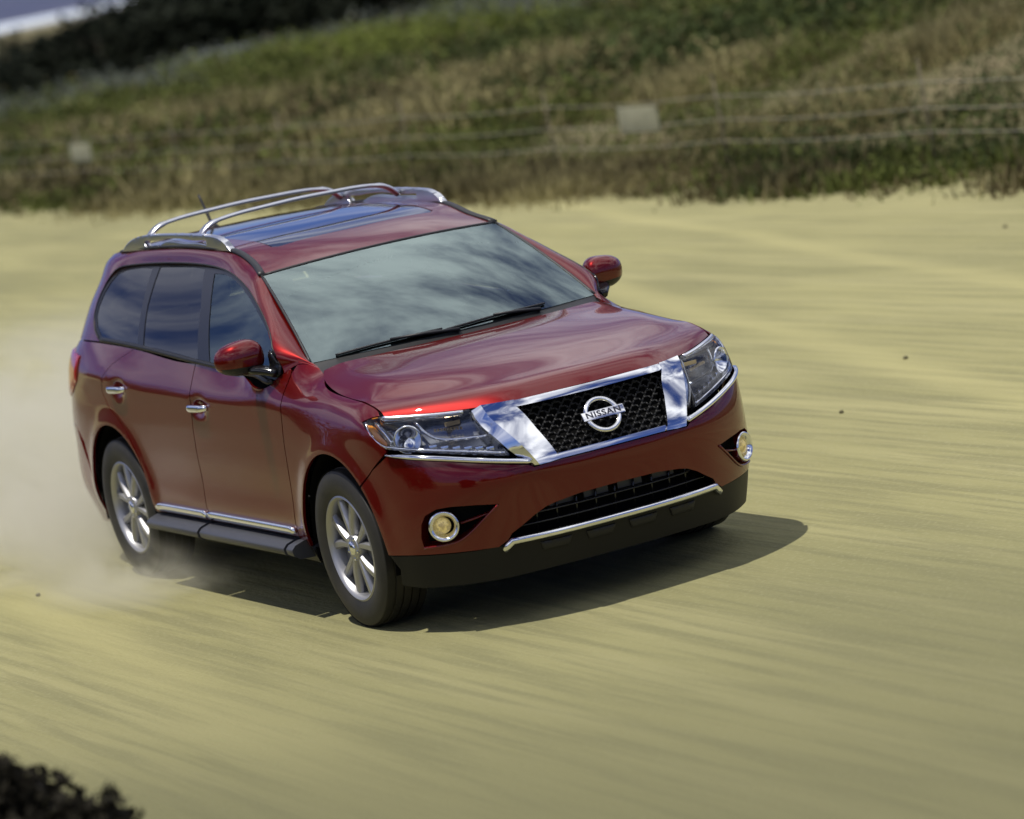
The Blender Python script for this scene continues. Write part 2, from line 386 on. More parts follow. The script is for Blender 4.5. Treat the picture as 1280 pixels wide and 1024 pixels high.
def ldisp(p):
    p = p.copy(); ay = np.abs(p[:, 1]); sg = np.sign(p[:, 1]); w = np.clip((ay-.84)/.08, 0, 1)
    for cx, cz in ARCH:
        r = np.hypot(p[:, 0]-cx, p[:, 2]-cz); t = np.where(r < .445, 1, np.exp(-((r-.445)/.06)**2)); p[:, 1] += sg*w*.014*t*np.clip(1.5-r/.445*.5, 0, 1)
    zc = np.interp(-p[:, 0], [.3, .9, 1.6, 2.3, 2.9, 3.3], [1.035, 1.03, 1.03, 1.045, 1.075, 1.09]); d = p[:, 2]-zc
    fade = np.clip((-p[:, 0]-.05)/.5, 0, 1)*np.clip((p[:, 0]+3.45)/.3, 0, 1)*np.exp(-(d/.14)**2)
    p[:, 1] += sg*w*fade*(.0105-.14*np.sqrt(d*d+.014**2))
    for cx, cz in HANDLES:
        d2 = ((p[:, 0]-cx)/.085)**2+((p[:, 2]-cz)/.042)**2; p[:, 1] -= sg*w*.026*np.exp(-d2*1.3)
    return p
L = Surf(LS, VK, LG, ldisp)
VT = VK[-1]
def sx(x, z, sg=1): return L.inv(x, z, 0, 2, lambda g: (g[:, 1]*sg > .5) & (g[:, 0] > -3.6))
def fy(y, z): return L.inv(y, z, 1, 2, lambda g: g[:, 0] > .25)
def ry(y, z): return L.inv(y, z, 1, 2, lambda g: g[:, 0] < -3.5)
def S_of(i): return SH[i]
def X(pts, sg=1): return [sx(x, z, sg) for x, z in pts]
def Y(pts): return [fy(y, z) for y, z in pts]
def T(s0, s1, n, sg=1, dv=.004): return [np.array([sg*s, VT-dv]) for s in np.linspace(s0, s1, n)]
def arch(cx, a0, a1, n, r=.446): return [(cx+r*math.cos(R(a)), .38+r*math.sin(R(a))) for a in np.linspace(a0, a1, n)]
def lab(sg): return 'right' if sg < 0 else 'left'

# --- front bumper
def fog_loop(sg): return Y([(sg*y, z) for y, z in [(.572, .552), (.66, .566), (.76, .577), (.81, .574), (.848, .55), (.862, .51), (.866, .45), (.860, .405), (.80, .407), (.735, .418), (.70, .44), (.64, .495)]])
half = [fy(0.0001, .690), fy(.15, .690), fy(.27, .690), fy(.397, .684), fy(.42, .699), fy(.60, .741), fy(.75, .781), fy(.86, .808), fy(.905, .822), sx(.565, .832)]
side = X([(.44, .765)]+arch(0, 43, 3, 14))+[sx(.447, .372), sx(.50, .370)]
low = Y([(.88, .369), (.80, .364), (.70, .358), (.585, .353), (.545, .378), (.528, .405), (.47, .440), (.423, .470), (.37, .495), (.323, .506), (.2, .520), (.0001, .524)])
rt = half+side+low
mb = MB()
outline = rt+[q*[-1, 1] for q in rt[::-1]][1:-1]
panel(mb, L, [outline, fog_loop(1), fog_loop(-1)], .022, hole_flange=.07)
BUMPER = part('front_bumper', mb.mesh('front_bumper'), PAINT)

# --- dark lower bumper, skid area, lip
mb = MB()
rl = Y([(.0001, .356), (.3, .356), (.50, .357), (.540, .372), (.575, .352), (.60, .352), (.70, .352), (.80, .358), (.88, .363)])+[sx(.50, .364), sx(.452, .366), sx(.485, .30), sx(.455, .222)]+Y([(.86, .205), (.70, .200), (.55, .198), (.45, .202), (.3, .205), (.0001, .205)])
panel(mb, L, [rl+[q*[-1, 1] for q in rl[::-1]][1:-1]], .025, off=-.004, flange=.05)
LOWB = part('lower_bumper', mb.mesh('lower_bumper'), BUMPBLK)
for y in (-.33, -.11, .11, .33):
    mb = MB(); panel(mb, L, [Y([(y-.075, .335), (y+.075, .335), (y+.06, .295), (y-.06, .295)])], .02, off=.006, flange=.012, bevel=(.006, .004)); part('skid_pad', mb.mesh('skid_pad'), BLACK, LOWB)
ys = np.linspace(-.525, .525, 40); q = np.array([fy(y, .372) for y in ys]); P = L.P(q)+normals(L, q)*np.sign((normals(L, q)[:, :1]))*.004
endz = [(-.562, .335), (-.545, .352)]; e0 = L.P(np.array(Y(endz))); e1 = e0[::-1]*MIR
path = np.concatenate([e0, P, e1]); mb = MB(); tube(mb, path, .020, .017, 12, up=(0.25, 0, 1), power=2.6)
part('chrome_lip', mb.mesh('chrome_lip'), CHROME)
# --- lower intake
def frontpt(y, z, off=0.):
    q = np.array([fy(y, z)]); n = normals(L, q)[0]; n *= np.sign(n[0]); return L.P(q)[0]+n*off
INT = MB(); YY = np.linspace(-.56, .56, 30)
rows = [[frontpt(y, z, -.09) for y in YY] for z in (.35, .44, .535)]
V = np.array(rows).reshape(-1, 3); F = [(r*30+i, r*30+i+1, (r+1)*30+i+1, (r+1)*30+i) for r in range(2) for i in range(29)]
INT.add(V, F); INTAKE = part('lower_grille', INT.mesh('lower_grille'), DARKIN)
for z in (.415, .465):
    mb = MB(); lim = .50 if z < .44 else .42; tube(mb, [frontpt(y, z, -.045) for y in np.linspace(-lim, lim, 24)], .018, .006, 8); part('slat', mb.mesh('slat'), GLOSSBLACK, INTAKE)
for y in np.linspace(-.40, .40, 9): mb = MB(); tube(mb, [frontpt(y, z, -.055) for z in (.38, .45, .515)], .006, .006, 6, up=(0, 1, 0)); part('rib', mb.mesh('rib'), GLOSSBLACK, INTAKE)
for y in (-.33, -.15, .03, .21): mb = MB(); box(mb, frontpt(y+.06, .492, -.075), (.012, .125, .045)); part('radiator_plate', mb.mesh('radiator_plate', False), GREYSTEP, INTAKE)

# --- chrome strip under each headlamp, V frame and grille
for sg in (-1, 1):
    ln = [(.405, .712), (.45, .722), (.60, .756), (.75, .794), (.86, .822), (.897, .833)]
    q = np.array([fy(sg*y, z) for y, z in smoothline(ln, 30)]+[sx(.565, .840, sg)]); n = normals(L, q); n *= np.sign(n[:, :1]); mb = MB()
    w = np.full(len(q), .0115); w[-4:] = [.010, .008, .006, .003]; w[0] = .008
    tube(mb, L.P(q)+n*.004, .013, w, 10, up=(.4, 0, 1)); part('headlight_trim', mb.mesh('headlight_trim'), CHROME)
FR = MB()
for sg in (-1, 1):
    e_o = smoothline([(.560, .968), (.548, .900), (.500, .815), (.440, .735), (.404, .694)], 14); e_i = smoothline([(.505, .971), (.492, .915), (.452, .830), (.410, .752), (.378, .690)], 14)
    inn = [(.372, .9725), (.374, .945), (.33, .83), (.286, .715), (.272, .694), (.33, .690)]
    panel(FR, L, [Y([(sg*a, b) for a, b in list(e_i)[::-1]+[(.44, .9725)]+inn])], .02, off=.024, flange=.05)
    a3 = np.array([frontpt(sg*y, z, .024) for y, z in e_i]); b3 = np.array([frontpt(sg*y, z, -.012) for y, z in e_o]); t = np.linspace(0, 1, 5)[:, None, None]
    G3 = (a3*(1-t)+b3*t); V = G3.reshape(-1, 3); F = [(r*14+i, r*14+i+1, (r+1)*14+i+1, (r+1)*14+i) for r in range(4) for i in range(13)]
    FR.add(V, F if sg < 0 else [f[::-1] for f in F])
for z0, z1, w0, w1 in ((.9455, .9725, .374, .374), (.694, .7165, .29, .277)):
    top = [(y, z1) for y in np.linspace(-w1, w1, 20)]; bot = [(y, z0) for y in np.linspace(w0, -w0, 20)]
    panel(FR, L, [Y(top+bot)], .012, off=.016, flange=.04, bevel=None)
FRAME = part('grille_frame', FR.mesh('grille_frame', angle=35), CHROME)
mb = MB(); panel(mb, L, [Y([(-.38, .955), (.38, .955), (.29, .70), (-.29, .70)])], .04, off=-.04, flange=0)
GRILLE = part('grille', mb.mesh('grille'), DARKIN)
mb = MB(); hx = .052; hz = .030; rn = 0
def gin(y, z): return .712 < z < .95 and abs(y) < .286+(z-.715)/.224*.088
for r_ in range(-1, 12):
    z = .70+r_*hz*.8
    for c_ in range(-10, 11):
        y = c_*hx+(hx/2 if r_ % 2 else 0)
        # one scale: a hexagon-like cell drawn by its three upper edges
        for (a, b) in (((-hx*.5, 0), (-hx*.25, hz*.5)), ((-hx*.25, hz*.5), (hx*.25, hz*.5)), ((hx*.25, hz*.5), (hx*.5, 0)), ((-hx*.25, hz*.5), (0, hz*.8))):
            p0, p1 = (y+a[0], z+a[1]), (y+b[0], z+b[1])
            if gin(*p0) and gin(*p1): tube(mb, [frontpt(*p0, -.012), frontpt(*p1, -.012)], .0036, .006, 5)
part('grille_mesh', mb.mesh('grille_mesh'), GRILLEBLK, GRILLE)
# badge: a ring with a bar, letters on the bar
bc = frontpt(0, .828, .012); bn = normals(L, np.array([fy(0.0001, .828)]))[0]; bn *= np.sign(bn[0]); bu = np.array([0, 0, 1.])-bn*bn[2]; bu /= np.linalg.norm(bu); bs = np.cross(bu, bn)
mb = MB(); a = np.linspace(0, 2*np.pi, 48, endpoint=False)
ring = np.array([bc+bs*.080*np.cos(t)+bu*.080*np.sin(t) for t in a])
P = ring; S_ = np.array([bs*np.cos(t)+bu*np.sin(t) for t in a]); k = 10; V = []
for i in range(48):
    for j in range(k): th = 2*np.pi*j/k; V.append(P[i]+S_[i]*.0125*np.cos(th)+bn*.011*np.sin(th))
F = [(i*k+j, i*k+(j+1) % k, ((i+1) % 48)*k+(j+1) % k, ((i+1) % 48)*k+j) for i in range(48) for j in range(k)]
mb.add(V, F); BADGE = part('emblem', mb.mesh('emblem'), HLWHITE)
Mb = np.array([bs, bu, bn]).T
bx = MB(); box(bx, (0, 0, 0), (.216, .043, .016)); V = np.concatenate(bx.v)@Mb.T+bc+bn*.008; bx.v = [V]
part('emblem_bar', bevel_mesh(bx.mesh('emblem_bar', False), .004), HLWHITE, BADGE)
tx = bpy.data.curves.new('t', 'FONT'); tx.body = 'NISSAN'; tx.size = .043; tx.extrude = .0008; tx.align_x = 'CENTER'; tx.align_y = 'CENTER'; tx.space_character = 1.12; tx.offset = .0009
to = bpy.data.objects.new('t', tx); COL.objects.link(to); dg = bpy.context.evaluated_depsgraph_get(); dg.update()
me = bpy.data.meshes.new_from_object(to.evaluated_get(dg)); bpy.data.objects.remove(to)
co = np.zeros(len(me.vertices)*3); me.vertices.foreach_get('co', co); co = co.reshape(-1, 3); co[:, 0] *= .176/max(1e-6, np.ptp(co[:, 0])); co[:, 1] *= .029/max(1e-6, np.ptp(co[:, 1]))
co = co@Mb.T+bc+bn*.0168; me.vertices.foreach_set('co', co.ravel()); me.materials.clear()
part('emblem_lettering', me, BADGEINK, BADGE)

# --- headlamps
def headlamp(sg):
    tip = [(.392, .982), (.43, .996)]
    top = [np.array([sg*s, VT-.005]) for s in np.linspace(SH[6]-.005, SH[3]+.0, 14)]
    inner = Y([(sg*y, z) for y, z in [(.556, .94), (.540, .89), (.49, .775), (.485, .757)]])
    bot = Y([(sg*y, z) for y, z in [(.60, .783), (.75, .820), (.86, .848), (.895, .857)]])+X([(.565, .862), (.555, .870)], sg)
    loop = X(tip, sg)+top+inner+bot
    mb = MB(); panel(mb, L, [loop], .022, off=-.070, flange=0); hl = part('headlight', mb.mesh('headlight'), HLDARK)
    # bucket wall
    lp = dens(loop, .03); p0 = L.P(lp); n = normals(L, lp); n *= np.sign((n*(p0-[-.5, 0, .7])).sum(1))[:, None]; m = len(lp)
    mb = MB(); mb.add(np.concatenate([p0-n*.006, p0-n*.072]), [(i, (i+1) % m, m+(i+1) % m, m+i) for i in range(m)]); part('bucket', mb.mesh('bucket'), HLDARK, hl)
    mb = MB(); panel(mb, L, [loop], .022, off=-.001, flange=.004); part('lens', mb.mesh('lens'), LENS, hl)
    def at(y, z, d): return frontpt(sg*y, z, d)
    # bright upper blade, curved light guide, projector, reflector, amber marker
    def onl(q): n = normals(L, q); return n*np.sign((n*(L.P(q)-[-.5, 0, .7])).sum(1))[:, None]
    mb = MB(); qs = np.array([[sg*s, VT-.034] for s in np.linspace(SH[6]+.005, SH[3]+.03, 24)]); tube(mb, L.P(qs)-onl(qs)*.010, .010, np.linspace(.019, .014, 24), 10, up=(.5, 0, 1), power=3); part('bright_blade', mb.mesh('bright_blade'), HLWHITE, hl)
    q2 = np.array([sx(x, z, sg) for x, z in smoothline([(.412, .984), (.44, .955), (.50, .900), (.556, .872)], 14)]+[fy(sg*y, z) for y, z in smoothline([(.885, .864), (.75, .833), (.60, .797), (.50, .772)], 16)]); mb = MB(); tube(mb, L.P(q2)-onl(q2)*.008, .007, .0085, 8, up=(.2, 0, 1)); part('lens_bezel', mb.mesh('lens_bezel'), HLWHITE, hl)
    q2 = np.array([sx(x, z, sg) for x, z in smoothline([(.470, .985), (.53, .945), (.585, .888)], 12)]); mb = MB(); tube(mb, L.P(q2)-onl(q2)*.012, .010, .010, 8, up=(0, 0, 1)); part('lamp_divider', mb.mesh('lamp_divider'), HLWHITE, hl)
    mb = MB(); g = smoothline([(.775, .972), (.765, .935), (.735, .895), (.69, .878), (.60, .868), (.535, .862)], 24); tube(mb, [at(y, z, -.018) for y, z in g], .008, .008, 8, up=(.3, 0, 1))
    part('light_guide', mb.mesh('light_guide'), HLWHITE, hl)
    mb = MB()
    for (yy, zz, rr) in ((.835, .918, .058),):
        c = at(yy, zz, -.052); d = np.array([.80, sg*.5, -.05]); d /= np.linalg.norm(d); u = np.array([0, 0, 1.])-d*d[2]; u /= np.linalg.norm(u); s2 = np.cross(u, d)
        V = []; prof = [(.0, -.012), (.35, .0), (.72, .010), (1.0, .034), (1.10, .040), (1.14, .030)]
        for r0, h0 in prof:
            for t in np.linspace(0, 2*np.pi, 24, endpoint=False): V.append(c+d*h0+(s2*np.cos(t)+u*np.sin(t))*rr*r0)
        mb.add(V, [(i*24+k, i*24+(k+1) % 24, (i+1)*24+(k+1) % 24, (i+1)*24+k) for i in range(5) for k in range(24)])
    part('reflector', mb.mesh('reflector'), HLWHITE, hl)
    mb = MB(); c = at(.735, .838, -.048)
    for k in range(6): box(mb, at(.545+.043*k, .812+.010*k, -.042), (.02, .036, .034), Matrix.Rotation(sg*.45, 3, 'Z'))
    part('reflector_blocks', bevel_mesh(mb.mesh('reflector_blocks', False), .005), HLWHITE, hl)
    mb = MB()
    for k in range(9): box(mb, at(.615+.0125*k, .915+.0012*k, -.03), (.012, .006, .012))
    box(mb, at(.64, .945, -.045), (.02, .07, .018)); part('lamp_diodes', mb.mesh('lamp_diodes', False), mat('warm_diode', (.8, .62, .35), .2, .6), hl)
    mb = MB(); panel(mb, L, [X([(.428, .975), (.462, .972), (.562, .890), (.562, .878), (.520, .886)], sg)], .012, off=-.007, flange=.02); part('amber_marker', mb.mesh('amber_marker'), AMBER, hl)
    return loop
for sg in (-1, 1): headlamp(sg)

# --- fog lamps in their pockets
for sg in (-1, 1):
    mb = MB(); panel(mb, L, [fog_loop(sg)], .03, off=-.062, flange=0); fog = part('fog_light', mb.mesh('fog_light'), DARKIN)
    c = frontpt(sg*.790, .492, .004); n0 = frontpt(sg*.790, .492, 1.)-frontpt(sg*.790, .492, 0.); d = np.array([.86, sg*.50, .02]); d /= np.linalg.norm(d)
    u = np.array([0, 0, 1.])-d*d[2]; u /= np.linalg.norm(u); s2 = np.cross(u, d)
    def rev(prof, n=32):
        V = []
        for r0, h0 in prof:
            for t in np.linspace(0, 2*np.pi, n, endpoint=False): V.append(c+d*h0+(s2*np.cos(t)+u*np.sin(t))*r0)
        m = MB(); m.add(V, [(i*n+k, i*n+(k+1) % n, (i+1)*n+(k+1) % n, (i+1)*n+k) for i in range(len(prof)-1) for k in range(n)]); return m
    part('chrome_ring', rev([(.040, -.035), (.046, -.018), (.052, -.006), (.060, .003), (.067, .002), (.071, -.006), (.072, -.04)]).mesh('chrome_ring'), CHROME, fog)
    c = c+(s2*(.010*sg))+0
    part('fog_bulb', rev([(.0005, -.006), (.015, -.008), (.030, -.014), (.037, -.022), (.039, -.04)]).mesh('fog_bulb'), LAMPGLOW, fog)
    mb = MB(); tube(mb, [frontpt(sg*y, z, -.030) for y, z in ((.73, .487), (.68, .497), (.61, .512))], .022, .007, 8); part('pocket_fin', mb.mesh('pocket_fin'), PAINT, fog)
    mb = MB(); tube(mb, [frontpt(sg*y, z, .001) for y, z in smoothline([(.578, .550), (.64, .493), (.70, .437), (.735, .414), (.80, .402), (.858, .400)], 20)], .007, .006, 8); part('pocket_rim', mb.mesh('pocket_rim'), PAINT, fog)

# --- fenders, doors, quarter panels
DC1 = [(-.585, .38), (-.575, .46), (-.548, .66), (-.520, .85), (-.497, .98), (-.490, 1.06), (-.492, 1.13), (-.50, 1.165)]   # fender / front door
DC2 = [(-1.725, .38), (-1.728, .52), (-1.718, .70), (-1.690, .85), (-1.655, .98), (-1.640, 1.08), (-1.632, 1.18)]                          # front door / rear door
DC3 = [(-2.452, .38), (-2.47, .50), (-2.53, .66), (-2.63, .79), (-2.76, .875), (-2.87, .93), (-2.93, 1.0), (-2.90, 1.08), (-2.78, 1.15), (-2.62, 1.20), (-2.50, 1.234)]
def sh(l, d): return [(x+d, z) for x, z in l]
g = .004
for sg in (-1, 1):
    hb = X([(.388, .986)], sg)+X([(.55, .862), (.562, .852)], sg)
    lo = X([(.437, .770)]+arch(0, 44.5, 180, 40)+[(-.445, .345), (-.575, .345)], sg)
    up = X(sh(DC1, g), sg)
    top = [np.array([sg*s, VT-.004]) for s in np.linspace(SH[13]+.01, SH[6]+.035, 30)]
    crn = X([(.43, 1.000)], sg)
    mb = MB(); panel(mb, L, [hb+lo+up+top+crn], .025); part('fender', mb.mesh('fender'), PAINT)
    bl = lambda s0, s1, n: [np.array([sg*s, VT-.006]) for s in np.linspace(s0, s1, n)]
    def s_at(x): return np.interp(-x, [-a for a in HALF[13:20, 8, 0]], SH[13:20])
    mb = MB(); panel(mb, L, [X(sh(DC1, -g), sg)+bl(s_at(-.52), s_at(-1.628), 24)+X(sh(DC2, g)[::-1], sg)], .025)
    FD = part('front_door', mb.mesh('front_door'), PAINT)
    mb = MB(); panel(mb, L, [X(sh(DC2, -g), sg)+bl(s_at(-1.642), s_at(-2.48), 18)+X(sh(DC3, g)[::-1], sg)], .025)
    RD = part('rear_door', mb.mesh('rear_door'), PAINT)
    # handles
    for (hx_, hz_), D in zip(HANDLES, (FD, RD)):
        q0 = L.P(np.array([sx(hx_-.14, hz_, sg), sx(hx_+.14, hz_, sg)])); yb = abs(q0[:, 1]).mean()
        pth = [(hx_+t*.118, sg*(yb+.028-.030*abs(t)**6), hz_+.004*t) for t in np.linspace(-1, 1, 17)]
        mb = MB(); tube(mb, pth, .009, [.019-.005*abs(t)**3 for t in np.linspace(-1, 1, 17)], 12); part('door_handle', mb.mesh('door_handle'), CHROME, D)
    # bright sill trim on the doors
    for D, a, b in ((FD, -.592, -1.715), (RD, -1.738, -2.405)):
        xs = np.linspace(a, b, 30); q = np.array([sx(x, .412, sg) for x in xs]); P = L.P(q)+np.array([0, sg*.008, 0]); w = np.full(30, .022); w[0] = w[-1] = .012
        mb = MB(); tube(mb, P, .014, w, 12, power=3.0, up=(0, sg*.18, 1)); part('sill_trim', mb.mesh('sill_trim'), CHROME, D)
    # sill and running board
    mb = MB(); panel(mb, L, [X([(-.45, .342), (-.46, .25), (-2.44, .25), (-2.46, .372), (-.59, .372), (-.58, .342)], sg)], .04, off=-.006, flange=.05); part('sill', mb.mesh('sill'), BLACK)
    RB = None
    for a, b in ((-.505, -.60), (-.612, -1.722), (-1.737, -2.47)):
        sec = [(.845, .365), (.955, .367), (1.005, .352), (1.022, .335), (1.018, .312), (.99, .292), (.86, .285)]; n_ = len(sec); m = MB(); V = []
        for x, k in ((a, .985), (a-.008, 1.), (b+.008, 1.), (b, .985)): V += [(x, sg*(.845+(y-.845)*k), .33+(z-.33)*k) for y, z in sec]
        F = [(i*n_+j, i*n_+(j+1) % n_, (i+1)*n_+(j+1) % n_, (i+1)*n_+j) for i in range(3) for j in range(n_)]+[tuple(range(n_)), tuple(3*n_+j for j in range(n_))]
        m.add(V, F); me = bevel_mesh(m.mesh('running_board', False), .006, 2)
        if RB is None: RB = part('running_board', me, GREYSTEP)
        else: part('board_section', me, GREYSTEP, RB)
    # quarter panel, rear bumper
    mb = MB(); s_rear = SH[21]
    qp = X(sh(DC3, -g), sg)+bl(s_at(-2.52), SH[21], 22)+[np.array([sg*(SH[21]+.02), v]) for v in (1.08, .98, .90, .82)]+[np.array([sg*s, .78]) for s in np.linspace(SH[21], SH[20], 5)]+X([(-3.44, .72), (-3.36, .60)]+arch(-2.9, 28, 0, 6)[:0]+[(-2.9+.446*math.cos(R(a)), .38+.446*math.sin(R(a))) for a in np.linspace(158, 2, 36)][::-1][0:0], sg)
    ar = [(-2.9+.446*math.cos(R(a)), .38+.446*math.sin(R(a))) for a in np.linspace(172, 4, 40)]
    qp = qp[:-2]+X([(-3.42, .70)]+ar, sg)
    panel(mb, L, [qp], .028); part('quarter_panel', mb.mesh('quarter_panel'), PAINT)
    tl = [np.array([sg*s, v]) for s, v in ((SH[19]+.10, 1.062), (SH[20]+.02, 1.075), (SH[20]+.1, 1.085), (SH[21]+.02, 1.08), (SH[21]+.02, .93), (SH[20]+.1, .935), (SH[20], .95), (SH[19]+.16, .985))]
    mb = MB(); panel(mb, L, [tl], .02, off=.012, flange=.02, bevel=(.01, .006)); part('tail_light', mb.mesh('tail_light'), REDLENS)
# rear bumper and tailgate
mb = MB(); rr = [np.array([s, .775]) for s in np.linspace(SH[20]+.0, 2*SH[-1]-SH[20], 2)]
s20 = SH[20]-.06
for sg in (-1, 1):
    lp = [np.array([sg*s20, .69])]+[np.array([sg*s, .775]) for s in np.linspace(SH[20], SH[-1]-.001, 12)]+[np.array([sg*s, .23]) for s in np.linspace(SH[-1]-.001, SH[20], 12)]+X([(-3.32, .25), (-3.345, .38), (-3.335, .46)], sg)
    panel(mb, L, [lp], .04)
part('rear_bumper', mb.mesh('rear_bumper'), PAINT)
mb = MB()
for sg in (-1, 1): panel(mb, L, [[np.array([sg*(SH[21]+.028), .785]), np.array([sg*(SH[-1]-.001), .785]), np.array([sg*(SH[-1]-.001), VT-.004]), np.array([sg*(SH[21]+.028), VT-.004])]], .05, flange=0)
TAILGATE = part('tailgate', mb.mesh('tailgate'), PAINT)
# dark inner skin behind the gaps
mb = MB()
for sg in (-1, 1):
    inner = lambda V2, P: np.where(P[:, 0] > .2, -.10, -.035)
    holes = [X(arch(cx, 0, 350, 36, .47), sg) for cx in (0., -2.9)]
    panel(mb, L, [[np.array([sg*.01, .30]), np.array([sg*(SH[-1]-.01), .30]), np.array([sg*(SH[-1]-.01), 1.08]), np.array([sg*(SH[14]), 1.08]), np.array([sg*(SH[12]), 1.02]), np.array([sg*.01, 1.0])]]+holes, .06, flange=0, offf=inner)
part('inner_body', mb.mesh('inner_body'), DARKIN)

# ------------------------------------------------------------------ greenhouse surface U(s, v): belt to roof edge
def Tz(x): return float(np.interp(-x, [-a for a in HALF[13:20, 8, 0]], HALF[13:20, 8, 2]))
def Ty(x): return float(np.interp(-x, [-a for a in HALF[13:20, 8, 0]], HALF[13:20, 8, 1]))
WSB = np.array([-.434, .774, 1.199]); WST = np.array([-1.143, .649, 1.590])
def yz(z): t = max(z-1.1, 0); return .93-.30*t-.40*t*t
UCOL = []
def ucol(x, zd, yd, c2, bulge=.014, k=.5):
    t = np.array([x, Ty(x), Tz(x)]); zm = t[2]+(zd-t[2])*k; a = yz(zm)+(t[1]-yz(t[2]))*(1-k); m = np.array([x, a if zd-t[2] > .1 else t[1]*.5+yd*.5, zm]); d = np.array([x, yd, zd]); c = np.array(c2)
    b = (d+c)/2; nv = np.array([.15, .55, .8]); nv /= np.linalg.norm(nv); return [t, m, d, b+nv*bulge, c]
def wsp(t): return WSB+(WST-WSB)*t
UCOL.append([np.array(q) for q in ((-.352, .770, 1.166), (-.362, .768, 1.173), (-.378, .767, 1.180), (-.39, .765, 1.184), (-.402, .763, 1.187))])
UCOL.append([np.array(q) for q in ((-.48, .818, 1.202), (-.478, .812, 1.210), (-.474, .803, 1.216), (-.468, .790, 1.221), tuple(wsp(.045)))])
UCOL.append(ucol(-.62, 1.288, .862, wsp(.235), .012))
UCOL.append(ucol(-.80, 1.388, .812, wsp(.50), .012))
UCOL.append(ucol(-1.0, 1.478, .762, wsp(.78), .012))
UCOL.append(ucol(-1.17, 1.535, .725, wsp(1.0), .012))
UCOL.append(ucol(-1.33, 1.580, .698, (-1.30, .612, 1.636), .012))
UCOL.append(ucol(-1.50, 1.612, .676, (-1.49, .598, 1.688), .012))
UCOL.append(ucol(-1.75, 1.635, .658, (-1.75, .602, 1.712)))
UCOL.append(ucol(-2.1, 1.646, .650, (-2.1, .605, 1.723)))
UCOL.append(ucol(-2.5, 1.645, .650, (-2.5, .605, 1.721)))
UCOL.append(ucol(-2.9, 1.632, .655, (-2.9, .600, 1.706)))
UCOL.append(ucol(-3.2, 1.605, .670, (-3.2, .585, 1.688)))
def rcol(t, d, c): t, d, c = map(np.array, (t, d, c)); return [t, t*.45+d*.55+np.array([-.012, .006, 0]), d, (d+c)/2+np.array([-.008, .005, .010]), c]
UCOL.append(rcol((-3.50, .820, 1.245), (-3.44, .640, 1.575), (-3.45, .545, 1.668)))
UCOL.append(rcol((-3.68, .735, 1.23), (-3.58, .565, 1.565), (-3.60, .46, 1.655)))
UCOL.append(rcol((-3.81, .58, 1.22), (-3.66, .44, 1.56), (-3.70, .34, 1.650)))
UCOL.append(rcol((-3.88, .33, 1.21), (-3.71, .25, 1.56), (-3.76, .18, 1.650)))
UCOL.append(rcol((-3.90, 0, 1.20), (-3.72, 0, 1.56), (-3.775, 0, 1.650)))
UCOL = np.array(UCOL); US = np.concatenate([[0], np.cumsum(np.linalg.norm(np.diff(UCOL[:, 1, :2], axis=0), axis=1))]); UV = [0, .22, .47, .55, .62]
UL = Surf(US, UV, UCOL); UR = Surf(US, UV, UCOL*MIR)
